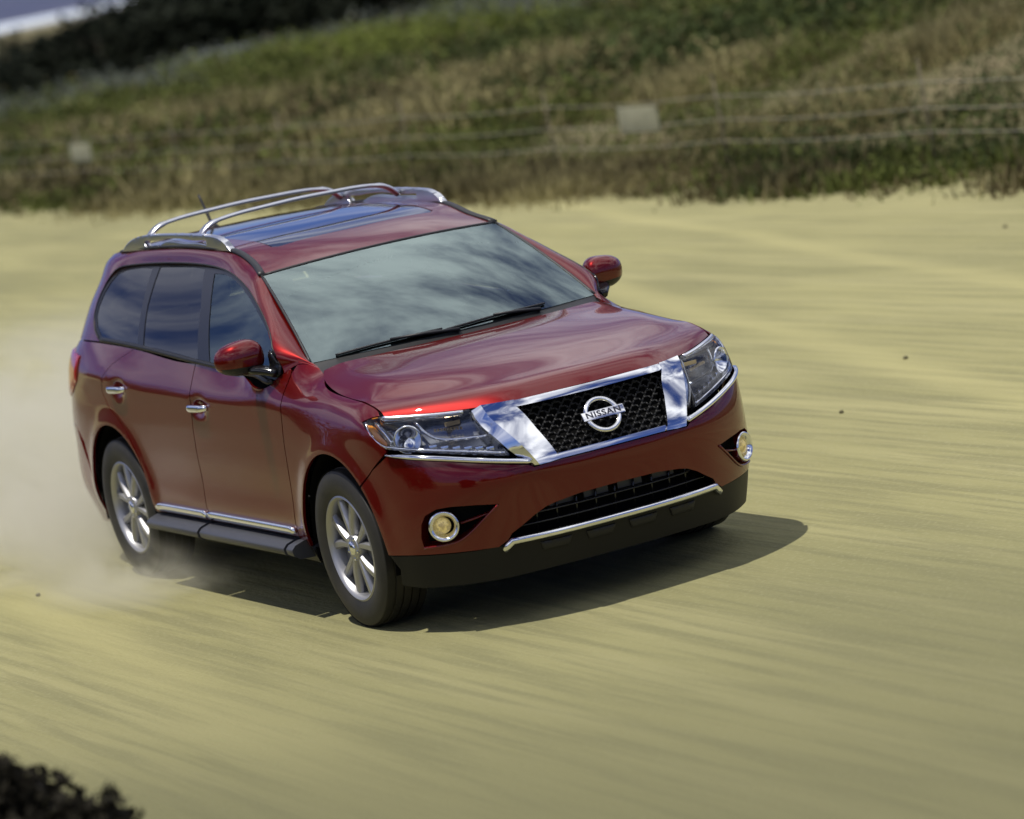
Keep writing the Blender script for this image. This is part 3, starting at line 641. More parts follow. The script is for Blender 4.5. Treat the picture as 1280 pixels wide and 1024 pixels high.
for sg in (-1, 1):
    U = UL if sg > 0 else UR
    def ux(x, z): return U.inv(x, z, 0, 2, lambda g: (g[:, 0] > -3.45) & (g[:, 2] < 1.66))
    def UX(l): return [ux(*p) for p in l]
    belt = lambda x, d: Tz(x)+d
    DLO = [(-.56, 1.168), (-.60, 1.252), (-.66, 1.308), (-.80, 1.387), (-.95, 1.456), (-1.10, 1.513), (-1.25, 1.558), (-1.40, 1.594), (-1.55, 1.617), (-1.75, 1.634), (-2.1, 1.645), (-2.5, 1.644), (-2.8, 1.636), (-3.02, 1.625), (-3.13, 1.606), (-3.20, 1.56), (-3.235, 1.50), (-3.25, 1.43), (-3.235, 1.37), (-3.17, 1.31), (-3.08, 1.268)]
    dl = UX(DLO)+[np.array([u, .012]) for u in np.linspace(ux(-3.02, Tz(-3.02)+.012)[0], ux(-.63, Tz(-.63)+.02)[0], 20)]
    # body-colour frame from the windshield pillar over the doors to the rear pillar
    rw = US[14]+.04
    fr = [np.array([u, .002]) for u in np.linspace(.004, rw, 60)]+[np.array([rw+.02, .2]), np.array([rw, .44]), np.array([rw-.05, .50])]+[np.array([u, .615]) for u in np.linspace(rw-.08, .004, 50)]
    mb = MB(); panel(mb, U, [fr, dl], .028, flange=.012); SF = part('pillar_frame', mb.mesh('pillar_frame'), PAINT)
    gq = np.stack([a.ravel() for a in np.meshgrid(np.linspace(ux(-.75, 1.25)[0], ux(-3.1, 1.40)[0], 60), np.linspace(.03, .43, 24), indexing='ij')], 1); gp = U.P(gq)
    def poly(x, z): x = (x+1.9)/1.3; z = (z-1.4)/.25; return np.stack([np.ones_like(x), x, x*x, x**3, z, z*x, z*x*x, z*z, z*z*x], 1)
    gc = np.linalg.lstsq(poly(gp[:, 0], gp[:, 2]), gp[:, 1], rcond=None)[0]
    GS = Fn(lambda q, gc=gc: np.column_stack([q[:, 0], poly(q[:, 0], q[:, 1])@gc, q[:, 1]]))
    B0, B1 = [(-1.455, 1.19), (-1.60, 1.440), (-1.715, 1.600)], [(-1.615, 1.205), (-1.735, 1.45), (-1.880, 1.622)]
    C0, C1 = [(-2.385, 1.25), (-2.475, 1.445), (-2.525, 1.623)], [(-2.475, 1.262), (-2.55, 1.445), (-2.625, 1.618)]
    g1 = [(-.655, 1.175), (-.66, 1.275), (-.70, 1.315), (-.82, 1.382), (-.97, 1.447), (-1.12, 1.502), (-1.27, 1.546), (-1.42, 1.580), (-1.57, 1.600)]+B0[::-1]+[(x, Tz(x)+.028) for x in (-1.2, -.9, -.70)]
    g2 = B1+[(-2.1, 1.628), (-2.3, 1.629)]+C0[::-1]+[(x, Tz(x)+.026) for x in (-2.2, -1.9)]
    g3 = C1+[(-2.8, 1.619), (-3.0, 1.608), (-3.10, 1.590), (-3.165, 1.545), (-3.20, 1.49), (-3.215, 1.43), (-3.205, 1.38), (-3.15, 1.325), (-3.06, 1.283)]
    G = [np.array(g_) for g_ in (g1, g2, g3)]; dlx = U.P(np.array(dl))[:, [0, 2]]
    mb = MB(); panel(mb, GS, [dlx]+G, .03, off=-.004, flange=.005, outward=(-1.9, 0, 1.4)); WF = part('window_frame', mb.mesh('window_frame'), FRAMEBLK)
    q = np.array([[u, .008] for u in np.linspace(ux(-.63, Tz(-.63)+.02)[0], ux(-3.04, Tz(-3.04)+.012)[0], 50)]); mb = MB(); tube(mb, U.P(q)+[0, sg*.001, .003], .009, .012, 8, power=3); part('belt_moulding', mb.mesh('belt_moulding'), BLACK, WF)
    q = np.array(UX(smoothline(DLO[1:], 60))); mb = MB(); tube(mb, U.P(q), .0045, .0045, 6, up=(0, sg, .3)); part('window_seal', mb.mesh('window_seal'), BLACK, WF)
    for gl, m_ in zip(G, (SGLASS, PRIVACY, PRIVACY)):
        mb = MB(); panel(mb, GS, [gl], .04, off=-.007, flange=0, outward=(-1.9, 0, 1.4)); part('side_window', mb.mesh('side_window'), m_, WF)
    rg = [np.array([u, .06]) for u in np.linspace(rw+.02, US[-1], 8)]+[np.array([u, .49]) for u in np.linspace(US[-1], rw+.0, 8)]+[np.array([rw+.03, .25])]
    mb = MB(); panel(mb, U, [rg], .05, off=-.004, flange=0); part('rear_window', mb.mesh('rear_window'), PRIVACY)
    mb = MB(); panel(mb, U, [[np.array([u, .0]) for u in np.linspace(rw+.01, US[-1], 8)]+[np.array([u, .055]) for u in np.linspace(US[-1], rw+.01, 8)]], .05, flange=0)
    panel(mb, U, [[np.array([u, .495]) for u in np.linspace(rw-.01, US[-1], 8)]+[np.array([u, .62]) for u in np.linspace(US[-1], rw-.08, 8)]], .05, flange=0); part('tailgate_frame', mb.mesh('tailgate_frame'), PAINT, TAILGATE)

# ------------------------------------------------------------------ hood and roof as smooth height fields
class Tps:
    def __init__(s, pts):
        P = np.asarray(pts, float); P = np.concatenate([P, (P*MIR)[np.abs(P[:, 1]) > 1e-6]]); s.c = P[:, :2]; n = len(P)
        K = s.k(s.c, s.c)+1e-5*np.eye(n); A = np.zeros((n+3, n+3)); A[:n, :n] = K; A[:n, n] = 1; A[:n, n+1:] = s.c; A[n:, :n] = A[:n, n:].T
        s.w = np.linalg.solve(A, np.concatenate([P[:, 2], [0]*3]))
    def k(s, a, b): r2 = ((a[:, None]-b[None])**2).sum(-1); return r2*np.sqrt(r2)
    def P(s, q): q = np.atleast_2d(q); n = len(s.c); z = s.k(q, s.c)@s.w[:n]+s.w[n]+q@s.w[n+1:]; return np.column_stack([q, z])
edge = L.P(np.array([[s, VT] for s in np.concatenate([np.linspace(0, SH[6], 13), np.linspace(SH[6]+.06, SH[12], 10)])]))
TT = lambda sv: L.P(np.array([[sv, VT]]))[0]
_es = np.array([SH[6], SH[7]+.0, SH[8]+.03, SH[9], SH[10]-.04, SH[11], SH[12]-.01]); EDG = np.array([TT(q) for q in _es])
_fr = np.array([TT(q) for q in np.linspace(0, SH[6], 60)]); _ft = _fr[:, 1]/_fr[-1, 1]; _fx = (_fr[0, 0]-_fr[:, 0])/(_fr[0, 0]-_fr[-1, 0])
XC = [_fr[0, 0], .800, .690, .50, .26, .02, -.185]; ZC = [_fr[0, 2], 1.026, 1.060, 1.101, 1.143, 1.175, 1.194]
ZR = [None, 1.020, 1.054, 1.093, 1.133, 1.158, 1.186]; TR = [.66, .66, .69, .735, .79, .83, .86]
HG = []
for k in range(7):
    row = []; e = EDG[k]
    for t in (0, .38*TR[k], .74*TR[k], TR[k], TR[k]+.42*(1-TR[k]), TR[k]+.76*(1-TR[k]), 1.):
        ff = np.interp(t, _ft, _fx); w = k/6; f = ff*(1-w)+t*t*w; x = XC[k]+(e[0]-XC[k])*f; y = t*e[1]
        if k == 0: z = np.interp(t, _ft, _fr[:, 2])
        elif t <= TR[k]: q = t/TR[k]; z = ZC[k]+(ZR[k]-ZC[k])*(q*q*.9+q*.1)
        else: q = (t-TR[k])/(1-TR[k]); z = ZR[k]+(e[2]-ZR[k])*(.30*q+.70*q**2.0)
        row.append((x, y, z))
    HG.append(row)
HG = np.array(HG); HG = np.concatenate([(HG*MIR)[:, ::-1], HG[:, 1:]], 1)
_vk = np.array([0, .09, .24, .45, .72, .98, 1.2]); _uk = np.array([0, .30, .54, .68, .79, .87, .93]); _uk = np.concatenate([-_uk[::-1], _uk[1:]])
HOOD = Surf(_vk, _uk, HG)
hl_ = [(.003, u) for u in np.linspace(-.924, .924, 70)]+[(v, .924) for v in np.linspace(.012, 1.19, 40)]+[(1.198, u) for u in np.linspace(.918, -.918, 60)]+[(v, -.924) for v in np.linspace(1.19, .012, 40)]
mb = MB(); panel(mb, HOOD, [hl_], .024, outward=(0, 0, -5), flange=.016); part('hood', mb.mesh('hood'), PAINT)

c2 = UL.P(np.array([[u, .62] for u in np.linspace(US[5], US[-1], 34)]))
ROOFP = list(c2)+[(-1.045, 0, 1.622), (-1.07, .33, 1.613), (-1.30, 0, 1.685), (-1.30, .35, 1.674), (-1.65, 0, 1.728), (-1.65, .4, 1.722), (-2.1, 0, 1.745), (-2.1, .4, 1.738), (-2.7, 0, 1.738), (-2.7, .4, 1.73), (-3.3, 0, 1.703), (-3.3, .35, 1.697)]
ROOF = Tps(ROOFP)
fr_ = [tuple(p) for p in smoothline([(-1.043, 0), (-1.068, .33), (-1.143, .640)], 14)]
sd_ = [(p[0], p[1]-.004) for p in UL.P(np.array([[u, .62] for u in np.linspace(US[5]+.02, US[-1], 50)]))]
sd_[-1] = (sd_[-1][0], 0.)
rt = fr_+sd_; lp = rt[:-1]+[(x, -y) for x, y in rt[::-1]][:-1]
def rect(x0, x1, w0, w1, r=.03): return [(x0-r, -w0), (x0, -w0+r), (x0+.02, 0), (x0, w0-r), (x0-r, w0), (x1+r, w1), (x1, w1-r), (x1, -w1+r), (x1+r, -w1)]
s1, s2_ = rect(-1.40, -2.22, .455, .455), rect(-2.30, -3.02, .455, .44)
mb = MB(); panel(mb, ROOF, [lp, s1, s2_], .04, outward=(0, 0, -5), flange=.01); ROOFO = part('roof', mb.mesh('roof'), PAINT)
for l in (s1, s2_):
    mb = MB(); panel(mb, ROOF, [[(x*1.0, y*.985) for x, y in l]], .05, off=-.002, outward=(0, 0, -5), flange=.008); part('sunroof', mb.mesh('sunroof'), SUNROOF, ROOFO)
# drip strips, rails, crossbars, antenna
RAILY = None
for sg in (-1, 1):
    U = UL if sg > 0 else UR
    q = np.array([[u, .619] for u in np.linspace(US[5]+.0, US[12], 60)]); P = U.P(q); mb = MB()
    tube(mb, P+[0, 0, .002], .019, .009, 8, power=3.0); part('drip_strip', mb.mesh('drip_strip'), BLACK)
    hole = smoothline([(-1.88, 1.735), (-1.87, 1.748), (-1.93, 1.758), (-2.2, 1.765), (-2.5, 1.763), (-2.70, 1.755), (-2.77, 1.742), (-2.76, 1.732), (-2.5, 1.742), (-2.2, 1.745), (-1.95, 1.742), (-1.88, 1.735)], 50)[:-1]
    outer = list(smoothline([(-1.57, 1.702), (-1.655, 1.752), (-1.73, 1.774), (-1.82, 1.782), (-2.2, 1.790), (-2.6, 1.788), (-2.85, 1.775), (-2.98, 1.752), (-3.08, 1.716), (-3.12, 1.694)], 40))+[(-2.9, 1.70), (-2.5, 1.716), (-2.1, 1.718), (-1.75, 1.706)]
    yb = .602
    fl_ = Fn(lambda q, sg=sg: np.column_stack([q[:, 0], np.full(len(q), sg*(yb+.018)), q[:, 1]])); fi_ = Fn(lambda q, sg=sg: np.column_stack([q[:, 0], np.full(len(q), sg*(yb-.018)), q[:, 1]]))
    mb = MB(); panel(mb, fl_, [outer, hole], .03, outward=(0, -sg*3, 0), flange=.036, bevel=None); panel(mb, fi_, [outer, hole], .03, outward=(-2, sg*3, 1.75), flange=0)
    me = bevel_mesh(mb.mesh('roof_rail', False), .009, 3, 60); part('roof_rail', me, SILVER)
for x, w in ((-2.08, .545), (-2.83, .53)):
    prof = smoothline([(-.575, 1.758), (-.545, 1.790), (-.50, 1.818), (-.44, 1.832), (-.2, 1.846), (0, 1.850), (.2, 1.846), (.44, 1.832), (.50, 1.818), (.545, 1.790), (.575, 1.758)], 50)
    mb = MB(); tube(mb, [(x, y, z-(.0 if x > -2.5 else .012)) for y, z in prof], [.034-.012*min(1, max(0, (abs(y)-.1)*0+1)) if abs(y) < .46 else .032 for y, z in prof], [.011 if abs(y) < .46 else .014 for y, z in prof], 12, up=(0, .001, 1)); part('crossbar', mb.mesh('crossbar'), SILVER)
mb = MB(); tube(mb, [(-3.27, 0, 1.695), (-3.33, 0, 1.722), (-3.37, 0, 1.715)], [.03, .022, .01], [.012, .012, .006], 10); tube(mb, smoothline([(-3.325, 0, 1.72), (-3.38, 0, 1.80), (-3.44, 0, 1.885)], 8), [.009]*4+[.007]*4, None, 8); part('antenna', mb.mesh('antenna'), BLACK)

# ------------------------------------------------------------------ windshield, wipers
def wsf(q):
    u, v = q[:, 0], q[:, 1]; w = 1-u*u
    B = np.column_stack([WSB[0]+.205*w, WSB[1]*u, WSB[2]+.014*w]); Tt = np.column_stack([WST[0]+.095*w, WST[1]*u, WST[2]+.028*w])
    b = 4*v*(1-v)*(.6+.4*w); return B+(Tt-B)*v[:, None]+b[:, None]*np.array([.014, 0, .024])
WS = Fn(wsf)
def rr_(u0, v0, v1, r=.10, n=6):
    a = [(u0-.0-r*(1-math.cos(t)), v1-r*.9*(1-math.sin(t))) for t in np.linspace(0, math.pi/2, n)]; b = [(u0-r*(1-math.sin(t)), v0+r*.9*(1-math.cos(t))) for t in np.linspace(0, math.pi/2, n)]
    rt = a+[(0, v1)]; lt = [(-x, y) for x, y in rt[::-1]][1:]; lo = [(-x, y) for x, y in b[::-1]][::-1]
    bb = [(u0-r*(1-math.cos(t)), v0+r*.9*(1-math.sin(t))) for t in np.linspace(math.pi/2, 0, n)]
    return [(-x, y) for x, y in bb[::-1]]+bb+rt+lt
wo = [(-1, 0), (1, 0), (1, 1), (-1, 1)]
mb = MB(); panel(mb, WS, [wo], .05, outward=(-3, 0, 0), flange=.006); WSO = part('windshield', mb.mesh('windshield'), WGLASS)
mb = MB(); panel(mb, WS, [wo, rr_(.945, .075, .93)], .05, off=-.006, outward=(-3, 0, 0), flange=0); part('frit_band', mb.mesh('frit_band'), FRIT, WSO)
mb = MB()
for u in (-1, 1): tube(mb, wsf(np.array([[u*1.004, v] for v in np.linspace(0, 1, 20)])), .008, .006, 8)
tube(mb, wsf(np.array([[u, 1.0] for u in np.linspace(-1, 1, 30)])), .008, .006, 8, up=(1, 0, 1)); part('windshield_seal', mb.mesh('windshield_seal'), BLACK, WSO)
cw = wsf(np.array([[u, .02] for u in np.linspace(-1, 1, 31)])); hb_ = HOOD.P(np.array([(1.198, u) for u in np.linspace(-.918, .918, 120)])); 
hb_ = np.array([hb_[np.argmin(np.abs(hb_[:, 1]-y))] for y in cw[:, 1]]); hb_[:, 1] = cw[:, 1]; hb_[:, 2] -= .012; hb_[:, 0] += .012
mb = MB(); mid = (cw+hb_)/2-[0, 0, .016]; V = np.concatenate([cw-[0, 0, .004], mid, hb_]); mb.add(V, [(r*31+i, r*31+i+1, (r+1)*31+i+1, (r+1)*31+i) for r in range(2) for i in range(30)]); part('cowl', mb.mesh('cowl'), BLACK)
def wpt(u, v, d):
    q = np.array([[u, v]]); n = normals(WS, q)[0]; n *= np.sign(n[2]); return wsf(q)[0]+n*d
for a, b, piv in (((-.86, .012), (-.20, .030), (-.10, .0)), ((-.24, .012), (.56, .032), (.50, .0))):
    mb = MB(); us = np.linspace(a[0], b[0], 20); vs = np.linspace(a[1], b[1], 20)+.010*np.sin(np.linspace(0, np.pi, 20))
    tube(mb, [wpt(u, v, .008) for u, v in zip(us, vs)], .006, .006, 8)
    W_ = part('wiper', mb.mesh('wiper'), BLACK)
    mb = MB(); m_ = ((a[0]+b[0])/2, (a[1]+b[1])/2+.010); tube(mb, [wpt(piv[0], max(piv[1], 0), .006), wpt((piv[0]+m_[0])/2, m_[1]*.55, .014), wpt(m_[0], m_[1], .017)], [.012, .010, .007], [.009, .008, .006], 8); part('wiper_arm', mb.mesh('wiper_arm'), BLACK, W_)

# ------------------------------------------------------------------ mirrors
def superell(c, r, p=2.6, nu=28, nv=16, warp=None):
    V = []; f = lambda t: np.sign(t)*abs(t)**(2/p)
    for i in range(nv+1):
        th = -np.pi/2+np.pi*i/nv
        for j in range(nu):
            ph = 2*np.pi*j/nu; V.append((r[0]*f(math.cos(th))*f(math.cos(ph)), r[1]*f(math.cos(th))*f(math.sin(ph)), r[2]*f(math.sin(th))))
    V = np.array(V)
    if warp: V = warp(V)
    F = [(i*nu+j, i*nu+(j+1) % nu, (i+1)*nu+(j+1) % nu, (i+1)*nu+j) for i in range(nv) for j in range(nu)]
    return V+np.array(c), F
for sg in (-1, 1):
    def warp(V):
        V = V.copy(); t = V[:, 1]/.118*1.0                      # -1 inboard .. 1 outboard
        V[:, 2] *= 1-.16*np.clip(t, -1, 1); V[:, 0] -= .045*np.clip(t, -1, 1)**2*np.sign(t)*.8+.02; back = V[:, 0] < -.035
        V[:, 0] = np.where(back, -.035+(V[:, 0]+.035)*.25, V[:, 0]); V[:, 1] *= sg; return V
    c = np.array([-.745, sg*1.008, 1.262]); V, F = superell(c, (.085, .116, .084), 2.5, warp=warp); F_ = np.array(F); V = np.array(V)
    low = V[F_].mean(1)[:, 2] < 1.262-.040
    mb = MB(); mb.add(V, [f for f, l in zip(F, low) if not l]); MI = part('mirror', mb.mesh('mirror'), PAINT)
    mb = MB(); mb.add((V-c)*[.985, .985, .99]+c, F); part('mirror_base', mb.mesh('mirror_base'), BLACK, MI)
    mb = MB(); tube(mb, smoothline([(-.60, sg*.885, 1.172), (-.645, sg*.92, 1.188), (-.71, sg*.965, 1.200)], 8), .042, .022, 12, power=2.6); part('mirror_arm', mb.mesh('mirror_arm'), GLOSSBLACK, MI)
    U = UL if sg > 0 else UR
    tri = [U.inv(x, z, 0, 2, lambda g: (g[:, 0] > -3.4) & (g[:, 2] < 1.66)) for x, z in ((-.575, 1.16), (-.575, 1.20), (-.61, 1.258), (-.645, 1.28), (-.67, 1.16))]
    mb = MB(); panel(mb, U, [tri], .03, off=.010, flange=.02, bevel=(.006, .004)); part('mirror_sail', mb.mesh('mirror_sail'), GLOSSBLACK, MI)

# ------------------------------------------------------------------ wheels
def wheel(cx, sg, spin):
    c = np.array([cx, sg*.835, .381]); w = .1175
    tp = [(.236, -w*.80), (.256, -w*.90), (.30, -w*1.02), (.345, -w*.98), (.368, -w*.88), (.376, -w*.78)]
    tread = []
    for k in range(-2, 3):
        y0 = k*.043
        tread += [(.381-.0045*(abs(k)/2)**2, y0-.0165), (.381-.0045*(abs(k)/2)**2, y0+.0165), (.371, y0+.0170), (.371, y0+.0260)]
    tread = tread[:-2]
    prof = tp+tread+[(r, -h) for r, h in tp[::-1]]
    mb = MB(); lathe(mb, [(.240, -.10), (.234, .02), (.225, .040), (.205, .046), (.07, .052), (.001, .052)], c, sgn=sg, n=48); hub = link('wheel', mb.mesh('wheel', angle=35), STEEL, CAR)
    mb = MB(); lathe(mb, prof, c, sgn=sg, n=72); link('tyre', mb.mesh('tyre', angle=28), RUBBER, hub)
    mb = MB()
    lathe(mb, [(.226, .04), (.230, .088), (.238, .102), (.246, .108), (.255, .104), (.257, .09), (.250, .06)], c, sgn=sg, n=64)
    lathe(mb, [(.066, .05), (.066, .078), (.058, .092), (.034, .097), (.033, .090)], c, sgn=sg, n=40)
    # five pairs of spokes
    for k in range(5):
        for dlt in (-.25, .25):
            a0 = spin+2*np.pi*k/5+dlt*.55; a1 = spin+2*np.pi*k/5+dlt*1.25; secs = []
            for t, r in ((0, .052), (.25, .095), (.5, .14), (.8, .19), (1., .234)):
                a = a0+(a1-a0)*t; wd = .0165+.006*t; h1 = .088+.004*math.sin(t*np.pi)-.003*t; h0 = .045+.02*t
                rad = np.array([math.cos(a), 0, math.sin(a)]); tan = np.array([-math.sin(a), 0, math.cos(a)])
                secs.append([c+rad*r+tan*x*wd+np.array([0, sg*h, 0]) for x, h in ((-1, h0), (-.92, h1-.010), (-.55, h1), (.55, h1), (.92, h1-.010), (1, h0))])
            V = np.array(secs).reshape(-1, 3); mb.add(V, [(i*6+j, i*6+j+1, (i+1)*6+j+1, (i+1)*6+j) for i in range(4) for j in range(5)])
    link('rim', mb.mesh('rim', angle=40), ALLOY, hub)
    mb = MB(); lathe(mb, [(.036, .088), (.034, .099), (.028, .104), (.001, .106)], c, sgn=sg, n=28); link('wheel_cap', mb.mesh('wheel_cap', angle=50), CHROME, hub)
    for k in range(5):
        mb = MB(); a = spin+2*np.pi*(k+.5)/5; lathe(mb, [(.009, .07), (.009, .095), (.001, .098)], c+np.array([.052*math.cos(a), 0, .052*math.sin(a)]), sgn=sg, n=8); link('lug_nut', mb.mesh('lug_nut', angle=40), CHROME, hub)
for cx in (0., -2.9):
    for sg in (-1, 1):
        wheel(cx, sg, .35 if cx == 0 else .1)
        mb = MB(); lathe(mb, [(.452, .555), (.455, .75), (.452, .925)], (cx, 0, .38), sgn=sg, n=30, arc=(-.25, np.pi+.25)); a = np.linspace(-.25, np.pi+.25, 30)
        V = [(cx+.452*np.cos(t), sg*.555, .38+.452*np.sin(t)) for t in a]+[(cx, sg*.555, .36)]; mb.add(V, [(i, i+1, 30) for i in range(29)]); part('wheel_well', mb.mesh('wheel_well'), DARKIN)
# ------------------------------------------------------------------ underbody and interior
mb = MB(); box(mb, (-1.6, 0, .27), (4.4, 1.06, .05)); box(mb, (-1.45, 0, .285), (1.95, 1.70, .05)); box(mb, (.62, 0, .31), (.36, 1.0, .05)); UB = part('underbody', mb.mesh('underbody', False), DARKIN)
mb = MB()
for sg in (-1, 1): tube(mb, [(0, 0, .33), (0, sg*.72, .37)], .035, None, 8, up=(1, 0, 0)); tube(mb, [(-2.9, 0, .33), (-2.9, sg*.72, .37)], .04, None, 8, up=(1, 0, 0))
part('axle', mb.mesh('axle'), DARKIN)
mb = MB(); d = smoothline([(-.30, 1.165), (-.45, 1.195), (-.62, 1.20), (-.74, 1.165), (-.80, 1.08), (-.80, .85)], 16); yy = np.linspace(-.80, .80, 17)
V = [(x, y*(1-.0*abs(y)), z+(.03*math.exp(-((y-.38)/.2)**2) if -.78 < x < -.5 else 0)-.06*abs(y/.8)**4) for x, z in d for y in yy]; mb.add(V, [(i*17+j, i*17+j+1, (i+1)*17+j+1, (i+1)*17+j) for i in range(15) for j in range(16)]); part('dashboard', mb.mesh('dashboard'), INTERIOR)
mb = MB(); a = np.linspace(0, 2*np.pi, 40, endpoint=False); tube(mb, [(-.90-.085*math.sin(t), .38+.185*math.cos(t), 1.10+.165*math.sin(t)) for t in a], .015, None, 8, up=(1, 0, .4), closed=True); tube(mb, [(-.90, .20, 1.10), (-.86, .38, 1.08), (-.90, .56, 1.10)], .03, .012, 8); part('steering_wheel', mb.mesh('steering_wheel'), INTERIOR)
def seat(x, y, w, heads):
    V, F = superell((x+.12, y, .72), (.28, w, .10), 4); mb = MB(); mb.add(V, F); s_ = part('seat', mb.mesh('seat'), SEATFAB)
    def lean(V): V = V.copy(); V[:, 0] -= .32*V[:, 2]; return V
    V, F = superell((x-.22, y, 1.03), (.085, w*.96, .34), 3.6, warp=lean); mb = MB(); mb.add(V, F); part('backrest', mb.mesh('backrest'), SEATFAB, s_)
    for hy in heads:
        V, F = superell((x-.37, hy, 1.44), (.05, .135, .085), 3); mb = MB(); mb.add(V, F); tube(mb, [(x-.35, hy-.05, 1.30), (x-.365, hy-.05, 1.42)], .007, None, 6, up=(0, 1, 0)); tube(mb, [(x-.35, hy+.05, 1.30), (x-.365, hy+.05, 1.42)], .007, None, 6, up=(0, 1, 0)); part('headrest', mb.mesh('headrest'), SEATFAB, s_)
seat(-1.38, .38, .26, (.38,)); seat(-1.38, -.38, .26, (-.38,)); seat(-2.25, 0, .64, (-.38, .38))
mb = MB(); V, F = superell((-1.06, 0, 1.50), (.018, .12, .035), 3.5); mb.add(V, F); tube(mb, [(-1.06, 0, 1.52), (-1.02, 0, 1.60)], .012, None, 8, up=(0, 1, 0)); part('interior_mirror', mb.mesh('interior_mirror'), INTERIOR)
mb = MB(); box(mb, (-2.0, 0, .50), (3.4, 1.7, .04)); part('floor_pan', mb.mesh('floor_pan', False), INTERIOR)
hd = [(x, y) for x, y in lp]
mb = MB(); panel(mb, ROOF, [[(-1.10, -.60), (-1.06, 0), (-1.10, .60), (-2, .59), (-3.4, .52), (-3.4, -.52), (-2, -.59)]], .12, off=-.035, outward=(0, 0, -5), flange=0); part('headliner', mb.mesh('headliner'), mat('headliner', (.30, .29, .27), .95))

# ------------------------------------------------------------------ the place: dirt lot, scrub plain, shore, sea
def leafy(name, base, var=.35, rough=.85):
    m = bpy.data.materials.new(name); m.use_nodes = True; t = m.node_tree; b = t.nodes['Principled BSDF']; b.inputs['Roughness'].default_value = rough; b.inputs['Specular IOR Level'].default_value = .15
    co = N(t, 'ShaderNodeNewGeometry'); nz = N(t, 'ShaderNodeTexNoise'); nz.inputs['Scale'].default_value = 2.3; nz.inputs['Detail'].default_value = 4; t.links.new(co.outputs['Position'], nz.inputs['Vector'])
    hv = N(t, 'ShaderNodeMapRange'); hv.inputs['From Min'].default_value = .3; hv.inputs['From Max'].default_value = .7; hv.inputs['To Min'].default_value = 1-var; hv.inputs['To Max'].default_value = 1+var; t.links.new(nz.outputs['Fac'], hv.inputs['Value'])
    mu = N(t, 'ShaderNodeVectorMath', operation='SCALE'); mu.inputs[0].default_value = base; t.links.new(hv.outputs[0], mu.inputs['Scale']); t.links.new(mu.outputs[0], b.inputs['Base Color'])
    MATS[name] = m; return m
LEAF = [leafy('olive_leaves', (.088, .104, .024)), leafy('dark_leaves', (.046, .062, .018)), leafy('dry_grass', (.290, .255, .115), .2), leafy('brown_twigs', (.125, .105, .048)), leafy('sage_leaves', (.125, .140, .112), .25), leafy('yellow_green_leaves', (.145, .175, .034))]
OLIVE, DARKG, DRY, BROWN, SAGE, LIME = range(6)

# --- bare graded dirt, streaked along the direction everyone drives
gm = bpy.data.materials.new('graded_dirt'); gm.use_nodes = True; t = gm.node_tree; b = t.nodes['Principled BSDF']; b.inputs['Roughness'].default_value = .95; b.inputs['Specular IOR Level'].default_value = .1
geo = N(t, 'ShaderNodeNewGeometry')
def mapped(rot, sc):
    m = N(t, 'ShaderNodeMapping'); m.inputs['Rotation'].default_value = (0, 0, R(rot)); m.inputs['Scale'].default_value = sc; t.links.new(geo.outputs['Position'], m.inputs['Vector']); return m
def noise(vec, scale, detail=4, rough=.55, dist=0.):
    n = N(t, 'ShaderNodeTexNoise'); n.inputs['Scale'].default_value = scale; n.inputs['Detail'].default_value = detail; n.inputs['Roughness'].default_value = rough; n.inputs['Distortion'].default_value = dist
    t.links.new(vec.outputs[0], n.inputs['Vector']); return n
def ramp(src, lo, hi, a=0., c=1.):
    m = N(t, 'ShaderNodeMapRange', interpolation_type='SMOOTHSTEP'); m.inputs['From Min'].default_value = lo; m.inputs['From Max'].default_value = hi; m.inputs['To Min'].default_value = a; m.inputs['To Max'].default_value = c
    t.links.new(src, m.inputs['Value']); return m
def mixc(f, a, c):
    m = N(t, 'ShaderNodeMix', data_type='RGBA')
    if f is not None: t.links.new(f, m.inputs['Factor'])
    for k, q in (('A', a), ('B', c)):
        if isinstance(q, tuple): m.inputs[k].default_value = (*q, 1)
        else: t.links.new(q, m.inputs[k])
    return m.outputs['Result']
big = noise(mapped(-6, (.10, .35, 1)), 1.0, 5, .55, .4); st1 = noise(mapped(-5, (.16, 2.6, 1)), 1.0, 6, .6, .15); st2 = noise(mapped(-7, (.5, 11, 1)), 1.0, 5, .6); grain = noise(mapped(0, (1, 1, 1)), 38, 6, .65)
c1 = mixc(ramp(big.outputs['Fac'], .36, .64).outputs[0], (.215, .206, .100), (.285, .268, .126))
c2 = mixc(ramp(st1.outputs['Fac'], .42, .70, 0, .72).outputs[0], c1, (.328, .306, .152))
c3 = mixc(ramp(st2.outputs['Fac'], .42, .64, 0, .50).outputs[0], c2, (.150, .145, .078))
c4 = mixc(ramp(grain.outputs['Fac'], .50, .72, 0, .42).outputs[0], c3, (.35, .335, .19))
